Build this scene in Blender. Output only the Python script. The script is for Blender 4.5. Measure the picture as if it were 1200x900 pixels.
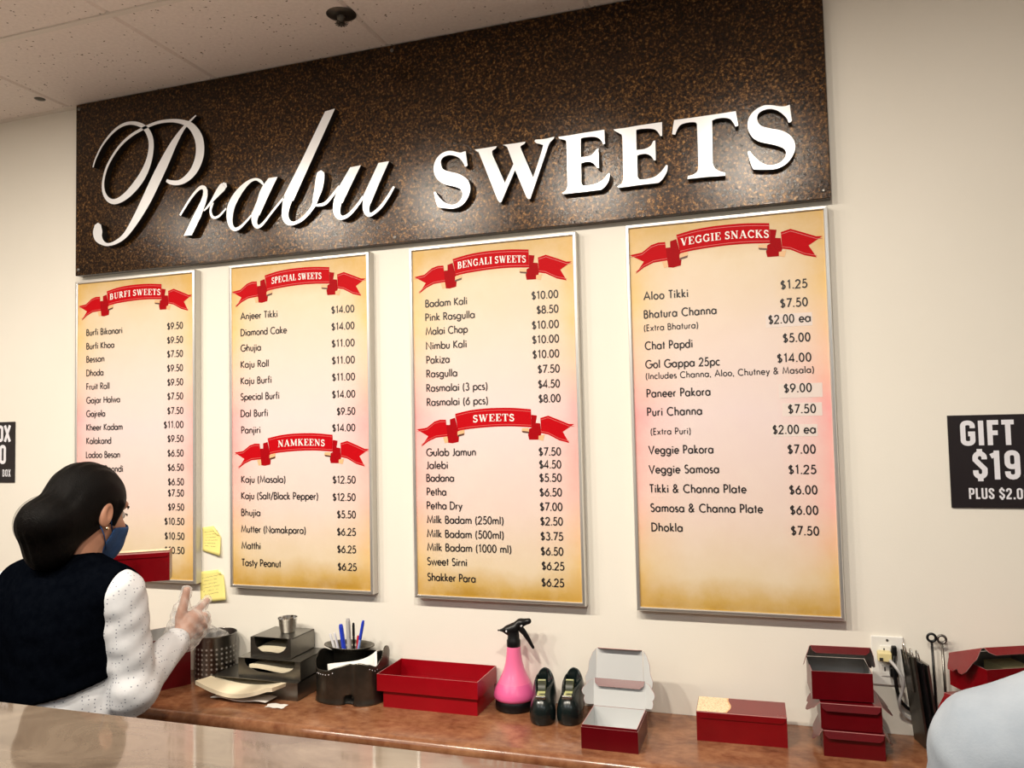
import bpy, math, random
import numpy as np
from mathutils import Vector, Matrix

for o in list(bpy.data.objects):
    bpy.data.objects.remove(o, do_unlink=True)
scene = bpy.context.scene
COL = scene.collection
random.seed(7)

# ------------------------------------------------------------------ camera
cam_data = bpy.data.cameras.new('camera')
cam_data.sensor_width = 36.0
cam_data.lens = 929.9 / 1200 * 36.0
cam_data.clip_start = 0.02
cam = bpy.data.objects.new('camera', cam_data)
COL.objects.link(cam)
yaw, pitch, roll = -0.319166, 0.050833, -0.023095
fwd = Vector((math.sin(yaw) * math.cos(pitch), math.cos(yaw) * math.cos(pitch), math.sin(pitch)))
rgt = Vector((math.cos(yaw), -math.sin(yaw), 0))
up = rgt.cross(fwd)
r2 = rgt * math.cos(roll) + up * math.sin(roll)
u2 = up * math.cos(roll) - rgt * math.sin(roll)
cam.matrix_world = Matrix(((r2.x, u2.x, -fwd.x, 0.36768), (r2.y, u2.y, -fwd.y, -2.14909),
                           (r2.z, u2.z, -fwd.z, 1.65314), (0, 0, 0, 1)))
scene.camera = cam

# ------------------------------------------------------------------ view, world, big lights
scene.view_settings.view_transform = 'Standard'
scene.view_settings.look = 'None'
scene.view_settings.gamma = 1.0
scene.view_settings.use_curve_mapping = False
scene.view_settings.exposure = 0.0
world = bpy.data.worlds.new('world')
scene.world = world
world.use_nodes = True
world.node_tree.nodes['Background'].inputs[0].default_value = (0.9, 0.95, 1.0, 1)
world.node_tree.nodes['Background'].inputs[1].default_value = 0.05

CEIL = 2.812      # ceiling height
ZC = 0.884        # top of the back counter
SPOTS = [0.31, -0.43, -1.18, -1.92, -2.68]    # row of ceiling downlights over the service aisle
SPOT_Y = -1.62
SPOT_POWER = 29.0
FILL_PANELS = [(-2.2, -3.3), (0.0, -3.3), (2.0, -3.3)]       # unseen panels behind the camera, added as cool fill light
FILL_POWER = 11.0

def area(name, loc, size, power, color, rot=(0, 0, 0), shape='DISK', size_y=None, spread=None):
    l = bpy.data.lights.new(name, 'AREA')
    l.shape = shape
    l.size = size
    if size_y:
        l.size_y = size_y
    l.energy = power
    l.color = color
    if spread:
        l.spread = spread
    o = bpy.data.objects.new(name, l)
    o.location = loc
    o.rotation_euler = rot
    COL.objects.link(o)
    return o

for sx in SPOTS:
    area('downlight_lamp', (sx, SPOT_Y, CEIL - 0.016), 0.11, SPOT_POWER * (0.6 if sx < -2.5 else 1.0), (1.0, 0.905, 0.765))
for tx, ty in FILL_PANELS:
    area('fill_lamp', (tx, ty, CEIL - 0.02), 1.1, FILL_POWER, (0.82, 0.94, 1.0), shape='RECTANGLE', size_y=0.5)  # cool fill added to brighten the wall from behind the camera

# ------------------------------------------------------------------ data measured on the wall plane (x, z in metres)
SCRIPT = {"P":{"s":[[[-1.3918,2.6849,0.005],[-1.4238,2.6634,0.0088],[-1.4498,2.6408,0.0151],[-1.4823,2.6013,0.0266],[-1.517,2.5485,0.037],[-1.554,2.49,0.041],[-1.5941,2.4256,0.0387],[-1.6367,2.3667,0.0299],[-1.6796,2.319,0.0196],[-1.7193,2.2979,0.0132],[-1.7557,2.2926,0.0099],[-1.7792,2.3024,0.0173],[-1.7955,2.3204,0.0334],[-1.7993,2.3407,0.0401],[-1.7987,2.3559,0.0321]],[[-1.8197,2.5664,0.0054],[-1.8086,2.5947,0.0061],[-1.7791,2.6383,0.0074],[-1.735,2.6767,0.0093],[-1.6912,2.6959,0.0106],[-1.6479,2.6961,0.0118],[-1.6049,2.6777,0.0156],[-1.5801,2.6463,0.0194],[-1.5723,2.6105,0.0206],[-1.58,2.5653,0.0232],[-1.6013,2.5217,0.0285],[-1.6332,2.485,0.0299],[-1.6762,2.4522,0.0249],[-1.7197,2.4367,0.0185],[-1.7526,2.4462,0.0146],[-1.7726,2.475,0.012],[-1.7749,2.5136,0.0094],[-1.7567,2.5644,0.0093],[-1.7129,2.6177,0.0093],[-1.6622,2.6519,0.0105],[-1.6049,2.6719,0.0104],[-1.5483,2.683,0.0103],[-1.4925,2.6819,0.0108],[-1.4443,2.6703,0.0151],[-1.4102,2.6512,0.0225],[-1.3846,2.6164,0.0299],[-1.3753,2.5784,0.0323],[-1.3802,2.5395,0.0323],[-1.4005,2.5026,0.0286],[-1.4311,2.4792,0.0225],[-1.4619,2.4704,0.0164],[-1.4928,2.4752,0.0139],[-1.5101,2.4836,0.0089]]],"p":[]},"r":{"s":[[[-1.455,2.361,0.0073],[-1.437,2.3838,0.008],[-1.4132,2.4124,0.0087],[-1.3895,2.4343,0.0101],[-1.3719,2.4437,0.0123],[-1.3582,2.4389,0.0144],[-1.3544,2.4221,0.0165]],[[-1.3605,2.3657,0.005],[-1.341,2.3815,0.0086],[-1.3255,2.3976,0.0114],[-1.3061,2.4182,0.0213],[-1.2907,2.4326,0.027],[-1.283,2.4392,0.0227]],[[-1.3274,2.3897,0.0093],[-1.3345,2.371,0.0086],[-1.3353,2.3581,0.0086],[-1.3296,2.3445,0.0086],[-1.318,2.339,0.0078],[-1.3007,2.344,0.0071],[-1.2757,2.3646,0.0056]]],"p":[[[-1.3653,2.4168],[-1.3629,2.4329],[-1.3466,2.4342],[-1.3459,2.4179],[-1.3526,2.3925],[-1.3742,2.3459],[-1.4097,2.2913],[-1.4412,2.2918],[-1.4016,2.3553],[-1.374,2.3982]]]},"a":{"s":[[[-1.1329,2.4237,0.0048],[-1.1439,2.4361,0.0096],[-1.1605,2.4451,0.0076],[-1.1828,2.4424,0.0104],[-1.2092,2.4263,0.0188],[-1.2357,2.4004,0.0259],[-1.2556,2.3689,0.0281],[-1.2618,2.3341,0.0232],[-1.2571,2.3079,0.0162],[-1.2439,2.2937,0.0119],[-1.2251,2.2966,0.0098],[-1.2025,2.3119,0.0076],[-1.1799,2.3319,0.0062]],[[-1.1651,2.3335,0.0283],[-1.1682,2.3163,0.0221],[-1.1653,2.3011,0.0165],[-1.1543,2.2927,0.011],[-1.1358,2.3019,0.0089],[-1.1099,2.3276,0.0075],[-1.0805,2.356,0.0068],[-1.0568,2.3785,0.0061]]],"p":[[[-1.1144,2.4434],[-1.0815,2.4432],[-1.1149,2.3883],[-1.1485,2.3286],[-1.1807,2.3304],[-1.1573,2.3772],[-1.1486,2.4017],[-1.1366,2.421]]]},"b":{"s":[[[-1.0446,2.3723,0.0348],[-1.0539,2.3409,0.0269],[-1.0558,2.3157,0.0229],[-1.0464,2.2976,0.0179],[-1.0269,2.2905,0.0109],[-0.9978,2.2994,0.0108],[-0.9715,2.3191,0.0108],[-0.953,2.3414,0.0146],[-0.945,2.3657,0.0215],[-0.937,2.3876,0.0283],[-0.9315,2.4144,0.0312],[-0.9287,2.4315,0.0283]],[[-0.9505,2.3388,0.0059],[-0.9195,2.3386,0.0097],[-0.8988,2.3513,0.0097],[-0.8627,2.388,0.0086]]],"p":[[[-0.9097,2.6263],[-0.8747,2.6303],[-0.9433,2.5077],[-1.0256,2.3609],[-1.0648,2.3723],[-0.9905,2.4908]]]},"u":{"s":[[[-0.8684,2.3434,0.0288],[-0.8733,2.319,0.0259],[-0.869,2.2991,0.0192],[-0.8539,2.2899,0.0115],[-0.8287,2.2985,0.0105],[-0.7983,2.3266,0.0095],[-0.782,2.3472,0.0085]],[[-0.7709,2.3325,0.0273],[-0.7737,2.3082,0.0216],[-0.7666,2.2919,0.015],[-0.7518,2.2916,0.0103],[-0.7246,2.3096,0.0102],[-0.6998,2.3378,0.0093],[-0.6799,2.3656,0.0065]]],"p":[[[-0.8256,2.4414],[-0.789,2.4436],[-0.8224,2.3878],[-0.8533,2.3349],[-0.8836,2.3473],[-0.8653,2.3861]],[[-0.7297,2.4428],[-0.6946,2.4437],[-0.7283,2.3811],[-0.7577,2.3221],[-0.7871,2.341],[-0.7576,2.3935]]]}}
CAPS = {"S":[[-0.4493,2.4413,1],[-0.4474,2.4215,0],[-0.4448,2.3995,1],[-0.4486,2.3964,0],[-0.4533,2.3974,1],[-0.4571,2.4072,0],[-0.4674,2.4219,0],[-0.4813,2.4315,0],[-0.4978,2.4365,0],[-0.5157,2.4348,0],[-0.5267,2.425,0],[-0.527,2.4116,0],[-0.5201,2.3973,0],[-0.5012,2.3878,0],[-0.48,2.3808,0],[-0.4614,2.3711,0],[-0.4453,2.357,0],[-0.4382,2.3385,0],[-0.439,2.321,0],[-0.4464,2.3041,0],[-0.4608,2.2881,0],[-0.4798,2.2802,0],[-0.4987,2.2794,0],[-0.52,2.2835,0],[-0.5367,2.2871,1],[-0.5436,2.2995,0],[-0.5513,2.3334,1],[-0.5458,2.3344,1],[-0.5384,2.3212,0],[-0.522,2.3026,0],[-0.5032,2.2917,0],[-0.4866,2.2905,0],[-0.4724,2.2971,0],[-0.4631,2.3105,0],[-0.4624,2.3236,0],[-0.4715,2.3358,0],[-0.4879,2.3432,0],[-0.5091,2.3502,0],[-0.528,2.3598,0],[-0.5421,2.3743,0],[-0.5501,2.3943,0],[-0.549,2.4144,0],[-0.541,2.4313,0],[-0.5263,2.444,0],[-0.5071,2.4494,0],[-0.4905,2.4476,0],[-0.4764,2.4426,0],[-0.4646,2.4393,0],[-0.4552,2.4414,0]],"W":[[-0.4215,2.4425,1],[-0.3885,2.4428,1],[-0.3543,2.4437,1],[-0.358,2.4372,0],[-0.3682,2.4315,0],[-0.3682,2.4211,1],[-0.3326,2.3354,1],[-0.3059,2.3858,1],[-0.3214,2.4305,0],[-0.3261,2.4389,0],[-0.3362,2.4447,1],[-0.3018,2.4442,1],[-0.2685,2.4448,1],[-0.2721,2.4394,0],[-0.2834,2.4332,0],[-0.281,2.4225,1],[-0.2487,2.3402,1],[-0.2199,2.4196,0],[-0.2228,2.4302,0],[-0.237,2.4364,0],[-0.2429,2.4431,1],[-0.2394,2.4465,1],[-0.2119,2.445,0],[-0.1854,2.4475,1],[-0.1873,2.4419,0],[-0.1987,2.432,0],[-0.2048,2.4188,1],[-0.2586,2.2814,1],[-0.2647,2.2808,1],[-0.2698,2.2865,1],[-0.3015,2.3677,1],[-0.3447,2.2808,1],[-0.35,2.2814,1],[-0.3561,2.2898,1],[-0.4059,2.4234,0],[-0.412,2.4339,0]],"E":[[-0.1732,2.4454,1],[-0.1414,2.4452,1],[-0.0992,2.4466,1],[-0.0438,2.4474,1],[-0.0436,2.4083,1],[-0.0483,2.4075,1],[-0.0543,2.4194,0],[-0.0637,2.4284,0],[-0.0801,2.4326,0],[-0.1024,2.4334,0],[-0.1103,2.4312,1],[-0.1117,2.38,1],[-0.0928,2.3797,0],[-0.0788,2.384,0],[-0.0673,2.3963,1],[-0.0618,2.3978,1],[-0.062,2.3433,1],[-0.0674,2.3453,1],[-0.0754,2.3573,0],[-0.0877,2.3644,0],[-0.1016,2.3648,0],[-0.1114,2.3633,1],[-0.1121,2.308,1],[-0.1062,2.3004,0],[-0.0895,2.2993,0],[-0.0673,2.3027,0],[-0.0506,2.3117,0],[-0.0364,2.3264,1],[-0.0324,2.3245,1],[-0.0356,2.3071,0],[-0.0457,2.2919,0],[-0.0569,2.2836,1],[-0.1039,2.283,1],[-0.1642,2.2836,1],[-0.167,2.2867,1],[-0.1563,2.2924,0],[-0.1509,2.3043,1],[-0.1507,2.3655,1],[-0.151,2.4242,0],[-0.1559,2.4341,0],[-0.1699,2.4393,0]],"E2":[[-0.0187,2.4452,1],[0.0106,2.4447,1],[0.051,2.4463,1],[0.1114,2.4466,1],[0.1107,2.409,1],[0.1055,2.4097,1],[0.0993,2.4213,0],[0.0903,2.4299,0],[0.0719,2.4346,0],[0.048,2.4358,0],[0.042,2.4334,1],[0.0414,2.3805,1],[0.0622,2.3804,0],[0.0784,2.3864,0],[0.0867,2.3988,1],[0.092,2.3994,1],[0.0916,2.3456,1],[0.0863,2.3463,1],[0.0801,2.3578,0],[0.0671,2.3663,0],[0.0512,2.367,0],[0.0426,2.3649,1],[0.0419,2.3086,1],[0.0477,2.2998,0],[0.0676,2.2988,0],[0.0889,2.3029,0],[0.105,2.3144,0],[0.1186,2.3301,1],[0.1224,2.3282,1],[0.1201,2.3125,0],[0.1096,2.295,0],[0.0975,2.2844,1],[0.0459,2.2844,1],[-0.0105,2.2837,1],[-0.0136,2.2876,1],[-0.0021,2.2936,0],[0.0037,2.3051,1],[0.004,2.3595,1],[0.0036,2.4197,0],[-0.002,2.4308,0],[-0.0153,2.4401,0]],"T":[[0.1433,2.4474,1],[0.1949,2.4468,1],[0.2481,2.4473,1],[0.3005,2.4479,1],[0.3027,2.4306,1],[0.3057,2.4089,1],[0.2979,2.4076,1],[0.2935,2.4182,0],[0.2856,2.4293,0],[0.2716,2.4346,0],[0.2525,2.4354,0],[0.2404,2.4321,1],[0.2395,2.3744,1],[0.2381,2.3194,1],[0.2431,2.305,0],[0.2547,2.2961,0],[0.2688,2.2901,1],[0.2681,2.2827,1],[0.2208,2.2852,1],[0.1723,2.2853,1],[0.1738,2.2935,1],[0.1873,2.2956,0],[0.1985,2.303,0],[0.2014,2.3165,1],[0.202,2.3719,1],[0.2015,2.4281,1],[0.1969,2.4338,0],[0.1774,2.4356,0],[0.1601,2.4322,0],[0.1511,2.422,0],[0.1444,2.4077,1],[0.1366,2.41,1],[0.1397,2.43,1]],"S2":[[0.4323,2.4447,1],[0.4337,2.4237,0],[0.4357,2.4038,1],[0.4316,2.3991,0],[0.4271,2.4002,1],[0.4231,2.4118,0],[0.4122,2.4256,0],[0.3989,2.4362,0],[0.383,2.4415,0],[0.3645,2.4388,0],[0.3537,2.4293,0],[0.3531,2.4133,0],[0.363,2.3995,0],[0.3834,2.3905,0],[0.4083,2.3821,0],[0.4282,2.3683,0],[0.4392,2.3497,0],[0.4403,2.3301,0],[0.4328,2.3117,0],[0.4186,2.2952,0],[0.3977,2.2857,0],[0.3771,2.2853,0],[0.3565,2.2879,0],[0.3381,2.2912,1],[0.3328,2.3049,0],[0.3258,2.3374,1],[0.331,2.3392,1],[0.3394,2.3263,0],[0.355,2.3082,0],[0.373,2.2974,0],[0.3913,2.2963,0],[0.4075,2.3027,0],[0.4176,2.3161,0],[0.4165,2.3308,0],[0.4044,2.341,0],[0.3842,2.3499,0],[0.3569,2.3597,0],[0.3411,2.3717,0],[0.3312,2.3892,0],[0.3285,2.4094,0],[0.3338,2.4285,0],[0.3484,2.4437,0],[0.3673,2.452,0],[0.3857,2.451,0],[0.4061,2.4449,0],[0.4197,2.4429,0]]}
ROWS = {"A":{"names":[["Burfi Bikanari",-1.8735,1.992,0.1561],["Burfi Khoa",-1.8732,1.9448,0.1219],["Bessan",-1.873,1.8997,0.0794],["Dhoda",-1.8727,1.8526,0.0752],["Fruit Roll",-1.8725,1.8057,0.1013],["Gajar Halwa",-1.8722,1.7588,0.1457],["Gajrela",-1.872,1.7127,0.0824],["Kheer Kadam",-1.8717,1.666,0.1567],["Kalakand",-1.8715,1.62,0.1082],["Ladoo Besan",-1.8729,1.5729,0.1469],["Ladoo Boondi",-1.8726,1.5251,0.1595]],"prices":[["$9.50",-1.5312,1.9932,0.0643],["$9.50",-1.5313,1.9466,0.0643],["$7.50",-1.5313,1.9007,0.0642],["$9.50",-1.5314,1.8537,0.0642],["$9.50",-1.5306,1.8073,0.0641],["$7.50",-1.5307,1.761,0.0641],["$7.50",-1.5308,1.7135,0.0647],["$11.00",-1.5454,1.6677,0.08],["$9.50",-1.5301,1.622,0.0646],["$6.50",-1.5302,1.5748,0.0646],["$6.50",-1.5295,1.5283,0.0645],["$6.50",-1.5288,1.4813,0.0644],["$7.50",-1.5288,1.4449,0.0644],["$9.50",-1.5281,1.3993,0.0643],["$10.50",-1.5426,1.3529,0.0795],["$10.50",-1.5419,1.3055,0.0794],["$10.50",-1.542,1.2595,0.0793]]},"B":{"names":[["Anjeer Tikki",-1.2422,2.0075,0.1383],["Diamond Cake",-1.2425,1.955,0.1716],["Ghujia",-1.2429,1.9053,0.077],["Kaju Roll",-1.2432,1.8531,0.1057],["Kaju Burfi",-1.2436,1.801,0.1158],["Special Burfi",-1.2439,1.7502,0.1441],["Dal Burfi",-1.2443,1.6971,0.1024],["Panjiri",-1.2424,1.6448,0.0722],["Kaju (Masala)",-1.2434,1.4895,0.1635],["Kaju (Salt/Black Pepper)",-1.2438,1.4381,0.2792],["Bhujia",-1.2441,1.3856,0.0718],["Mutter (Namakpara)",-1.2445,1.3338,0.2353],["Matthi",-1.2433,1.2822,0.0709],["Tasty Peanut",-1.2429,1.2294,0.1439]],"prices":[["$14.00",-0.9121,2.0055,0.0799],["$14.00",-0.9121,1.9539,0.0798],["$11.00",-0.9121,1.9019,0.0797],["$11.00",-0.9121,1.85,0.0796],["$11.00",-0.9121,1.7988,0.0795],["$14.00",-0.9127,1.7465,0.0801],["$9.50",-0.8969,1.6945,0.0635],["$14.00",-0.9134,1.6448,0.0793],["$12.50",-0.9141,1.488,0.079],["$12.50",-0.9148,1.4357,0.0789],["$5.50",-0.9004,1.3838,0.0644],["$6.25",-0.9011,1.3319,0.0644],["$6.25",-0.9011,1.2801,0.0643],["$6.25",-0.8998,1.2278,0.0642]]},"C":{"names":[["Badam Kali",-0.597,2.003,0.1327],["Pink Rasgulla",-0.5978,1.9621,0.1563],["Malai Chap",-0.5972,1.9211,0.1324],["Nimbu Kali",-0.5974,1.8784,0.129],["Pakiza",-0.5968,1.8369,0.0744],["Rasgulla",-0.5976,1.7963,0.0983],["Rasmalai (3 pcs)",-0.5984,1.7544,0.1913],["Rasmalai (6 pcs)",-0.5978,1.7132,0.1911],["Gulab Jamun",-0.6021,1.5674,0.1552],["Jalebi",-0.6028,1.5303,0.0688],["Badana",-0.6036,1.4932,0.0879],["Petha",-0.6028,1.4534,0.062],["Petha Dry",-0.6036,1.4137,0.1111],["Milk Badam (250ml)",-0.6036,1.3734,0.2357],["Milk Badam (500ml)",-0.6044,1.3331,0.2362],["Milk Badam (1000 ml)",-0.6044,1.2942,0.2577],["Sweet Sirni",-0.6052,1.2534,0.1245],["Shakker Para",-0.6053,1.2086,0.1497]],"prices":[["$10.00",-0.2705,2.0029,0.0781],["$8.50",-0.2566,1.9616,0.0637],["$10.00",-0.2714,1.9192,0.0786],["$10.00",-0.2718,1.8783,0.0785],["$10.00",-0.2716,1.8369,0.0778],["$7.50",-0.2577,1.795,0.064],["$4.50",-0.2576,1.7533,0.0633],["$8.00",-0.2574,1.7128,0.0639],["$7.50",-0.2609,1.5655,0.0646],["$4.50",-0.2604,1.5301,0.0639],["$5.50",-0.2607,1.4934,0.0645],["$6.50",-0.261,1.4535,0.0644],["$7.00",-0.2614,1.4137,0.0651],["$2.50",-0.2611,1.3739,0.065],["$3.75",-0.2614,1.3329,0.0649],["$6.50",-0.2618,1.292,0.0648],["$6.25",-0.2601,1.2519,0.0647],["$6.25",-0.262,1.2066,0.0647]]},"D":{"names":[["Aloo Tikki",0.0442,1.9786,0.1176],["Bhatura Channa",0.0427,1.9292,0.19],["~(Extra Bhatura)",0.0416,1.8948,0.1431],["Chat Papdi",0.0431,1.8447,0.1255],["Gol Gappa 25pc",0.0428,1.7948,0.1928],["~(Includes Channa, Aloo, Chutney & Masala)",0.0425,1.7656,0.4218],["Paneer Pakora",0.0434,1.7171,0.1665],["Puri Channa",0.0431,1.6677,0.1437],["~(Extra Puri)",0.0507,1.6176,0.1056],["Veggie Pakora",0.0445,1.567,0.1674],["Veggie Samosa",0.0436,1.5158,0.181],["Tikki & Channa Plate",0.0435,1.4646,0.2466],["Samosa & Channa Plate",0.0442,1.4143,0.2843],["Dhokla",0.0449,1.3634,0.082]],"prices":[["$1.25",0.3925,1.9817,0.0644],["$7.50",0.3896,1.9348,0.0666],["$2.00 ea",0.3599,1.8945,0.1018],["$5.00",0.3929,1.8456,0.0658],["$14.00",0.377,1.7949,0.0819],["$9.00",0.3903,1.7182,0.0667],["$7.50",0.3985,1.6653,0.0662],["$2.00 ea",0.3597,1.6142,0.1029],["$7.00",0.3932,1.5642,0.0668],["$1.25",0.3933,1.5134,0.066],["$6.00",0.3934,1.4627,0.0666],["$6.00",0.3935,1.4122,0.0665],["$7.50",0.3936,1.361,0.0664]]}}
STICKERS = [[0.3539,1.8847,0.4649,1.9179],[0.3785,1.7039,0.4818,1.7396],[0.385,1.6576,0.4792,1.6906],[0.356,1.6063,0.4663,1.6368]]
BANNER = {"band":[[0.2576,0.0897],[0.3477,0.1077],[0.4461,0.1169],[0.5428,0.1185],[0.6381,0.115],[0.741,0.1045],[0.7417,-0.0019],[0.634,0.0057],[0.5388,0.0071],[0.4421,0.0035],[0.3439,-0.004],[0.2753,-0.0143]],"tailL":[[0.0,0.0],[0.0674,0.0096],[0.1197,0.0462],[0.1582,0.0568],[0.1961,0.0558],[0.2041,-0.0464],[0.1801,-0.0482],[0.1293,-0.0528],[0.0776,-0.0742],[0.029,-0.1065],[0.076,-0.043]],"foldL":[[0.1989,0.0234],[0.2228,0.0237],[0.2226,0.0571],[0.2568,0.0667],[0.2766,-0.0144],[0.2803,-0.0531],[0.2768,-0.0808],[0.2354,-0.0888],[0.2079,-0.0852],[0.2016,-0.0462]],"tailR":[[0.797,0.0519],[0.8458,0.0643],[0.9131,0.0368],[0.9687,0.0131],[1.0,0.0113],[0.9308,-0.0319],[0.9676,-0.0972],[0.9085,-0.081],[0.8416,-0.0457],[0.8005,-0.037]],"foldR":[[0.7421,0.0722],[0.7767,0.0663],[0.7682,0.0239],[0.7958,0.02],[0.8005,-0.037],[0.7921,-0.0756],[0.725,-0.0745],[0.719,-0.0456],[0.7274,-0.0105],[0.7416,-0.0044]],"goldL1":[[0.175,-0.0516],[0.2041,-0.0464],[0.2092,-0.0828],[0.1864,-0.0873]],"goldL2":[[0.2714,-0.0191],[0.3166,-0.0053],[0.3155,-0.0383],[0.2706,-0.0446]],"goldR1":[[0.6819,-0.0063],[0.7229,-0.0051],[0.7265,-0.0327],[0.6811,-0.0285]],"goldR2":[[0.7838,-0.0527],[0.822,-0.0463],[0.8103,-0.0821],[0.7829,-0.0747]],"darkL":[[0.2707,-0.0395],[0.3158,-0.0282],[0.3129,-0.0406],[0.2729,-0.0499]],"darkR":[[0.6814,-0.0211],[0.7267,-0.0277],[0.7263,-0.0376],[0.6868,-0.0315]]}
BANNERS = [["A","BURFI SWEETS",-1.9077,2.0963,0.4775,0.2839,0.7351],["B","SPECIAL SWEETS",-1.275,2.0989,0.4828,0.3104,0.6854],["B","NAMKEENS",-1.2676,1.5841,0.4795,0.336,0.6864],["C","BENGALI SWEETS",-0.6305,2.0949,0.479,0.288,0.7246],["C","SWEETS",-0.631,1.6447,0.4739,0.372,0.6384],["D","VEGGIE SNACKS",0.0104,2.1028,0.4871,0.2787,0.7392]]

# ------------------------------------------------------------------ helpers: objects
def put(name, me, parent=None):
    o = bpy.data.objects.new(name, me)
    COL.objects.link(o)
    if parent is not None:
        o.parent = parent
    return o

def tag(o, label=None, cat=None, group=None, kind=None):
    if label: o['label'] = label
    if cat: o['category'] = cat
    if group: o['group'] = group
    if kind: o['kind'] = kind
    return o

def empty(name, loc, label, cat, rz=0.0, group=None):
    o = bpy.data.objects.new(name, None)
    o.empty_display_size = 0.05
    o.location = loc
    o.rotation_euler = (0, 0, rz)
    COL.objects.link(o)
    return tag(o, label, cat, group)

class MB:
    """collects faces (with a material slot each) into one mesh"""
    def __init__(self):
        self.v = []; self.f = []; self.m = []; self.uv = {}
    def add(self, vs, fs, slot=0, uvs=None):
        b = len(self.v)
        self.v += [tuple(p) for p in vs]
        for i, f in enumerate(fs):
            if uvs: self.uv[len(self.f)] = uvs[i]
            self.f.append(tuple(b + k for k in f)); self.m.append(slot)
        return self
    def box(self, x0, x1, y0, y1, z0, z1, slot=0):
        return self.add([(x0, y0, z0), (x1, y0, z0), (x1, y1, z0), (x0, y1, z0),
                         (x0, y0, z1), (x1, y0, z1), (x1, y1, z1), (x0, y1, z1)],
                        [(0, 3, 2, 1), (4, 5, 6, 7), (0, 1, 5, 4), (1, 2, 6, 5), (2, 3, 7, 6), (3, 0, 4, 7)], slot)
    def prism(self, pts, origin, ux, uy, t, front=0, back=0, side=0):
        """polygon pts (u,v) in the plane origin + u*ux + v*uy, thickness t along -(ux x uy)"""
        o, ux, uy = Vector(origin), Vector(ux), Vector(uy)
        n = ux.cross(uy).normalized()
        a = [o + ux * p[0] + uy * p[1] for p in pts]
        b = [p - n * t for p in a]
        k = len(pts)
        area2 = sum(pts[i][0] * pts[(i + 1) % k][1] - pts[(i + 1) % k][0] * pts[i][1] for i in range(k))
        idx = list(range(k)) if area2 > 0 else list(range(k))[::-1]
        self.add(a, [tuple(idx)], front)
        self.add(b, [tuple(idx[::-1])], back)
        base = a + b
        fs = []
        for q in range(k):
            i, j = idx[q], idx[(q + 1) % k]
            fs.append((j, i, k + i, k + j))
        self.add(base, fs, side)
        return self
    def tube(self, pts, r, n=8, slot=0, caps=True):
        pts = [Vector(p) for p in pts]
        rs = r if isinstance(r, (list, tuple)) else [r] * len(pts)
        vs = []; prev = None
        for i, p in enumerate(pts):
            d = (pts[min(i + 1, len(pts) - 1)] - pts[max(i - 1, 0)]).normalized()
            ref = prev if prev is not None else (Vector((0, 0, 1)) if abs(d.z) < 0.9 else Vector((1, 0, 0)))
            s = (ref - d * ref.dot(d)).normalized()
            prev = s
            t = d.cross(s)
            for k in range(n):
                a = 2 * math.pi * k / n
                vs.append(p + (s * math.cos(a) + t * math.sin(a)) * rs[i])
        fs = []
        for i in range(len(pts) - 1):
            for k in range(n):
                fs.append((i * n + k, i * n + (k + 1) % n, (i + 1) * n + (k + 1) % n, (i + 1) * n + k))
        if caps:
            fs.append(tuple(range(n))[::-1])
            fs.append(tuple((len(pts) - 1) * n + k for k in range(n)))
        return self.add(vs, fs, slot)
    def lathe(self, prof, c=(0, 0, 0), n=32, slot=0, sx=1.0, sy=1.0, cap0=False, cap1=False):
        """prof: (r, z) from bottom to top; uv = (angle, index)"""
        vs = []; fs = []; uvs = []
        L = [0.0]
        for i in range(1, len(prof)):
            L.append(L[-1] + math.dist(prof[i], prof[i - 1]))
        for r, z in prof:
            for k in range(n):
                a = 2 * math.pi * k / n
                vs.append((c[0] + r * sx * math.cos(a), c[1] + r * sy * math.sin(a), c[2] + z))
        for i in range(len(prof) - 1):
            for k in range(n):
                k2 = (k + 1) % n
                fs.append((i * n + k, i * n + k2, (i + 1) * n + k2, (i + 1) * n + k))
                uvs.append([(k / n, L[i]), ((k + 1) / n, L[i]), ((k + 1) / n, L[i + 1]), (k / n, L[i + 1])])
        if cap0: fs.append(tuple(range(n))[::-1]); uvs.append([(0, 0)] * n)
        if cap1: fs.append(tuple((len(prof) - 1) * n + k for k in range(n))); uvs.append([(0, 0)] * n)
        return self.add(vs, fs, slot, uvs)
    def build(self, name, mats, parent=None, smooth=False, bevel=0.0, angle=None):
        me = bpy.data.meshes.new(name)
        me.from_pydata([tuple(p) for p in self.v], [], self.f)
        for m in (mats if isinstance(mats, (list, tuple)) else [mats]):
            me.materials.append(m)
        me.polygons.foreach_set('material_index', self.m)
        if self.uv:
            lay = me.uv_layers.new(name='uv')
            for fi, uv in self.uv.items():
                p = me.polygons[fi]
                for q, li in enumerate(p.loop_indices):
                    lay.data[li].uv = uv[q]
        me.update()
        if smooth:
            me.polygons.foreach_set('use_smooth', [True] * len(me.polygons))
            if angle:
                try: me.set_sharp_from_angle(angle=math.radians(angle))
                except Exception: pass
        o = put(name, me, parent)
        if bevel:
            b = o.modifiers.new('bevel', 'BEVEL'); b.width = bevel; b.segments = 2; b.limit_method = 'ANGLE'
        return o

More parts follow.
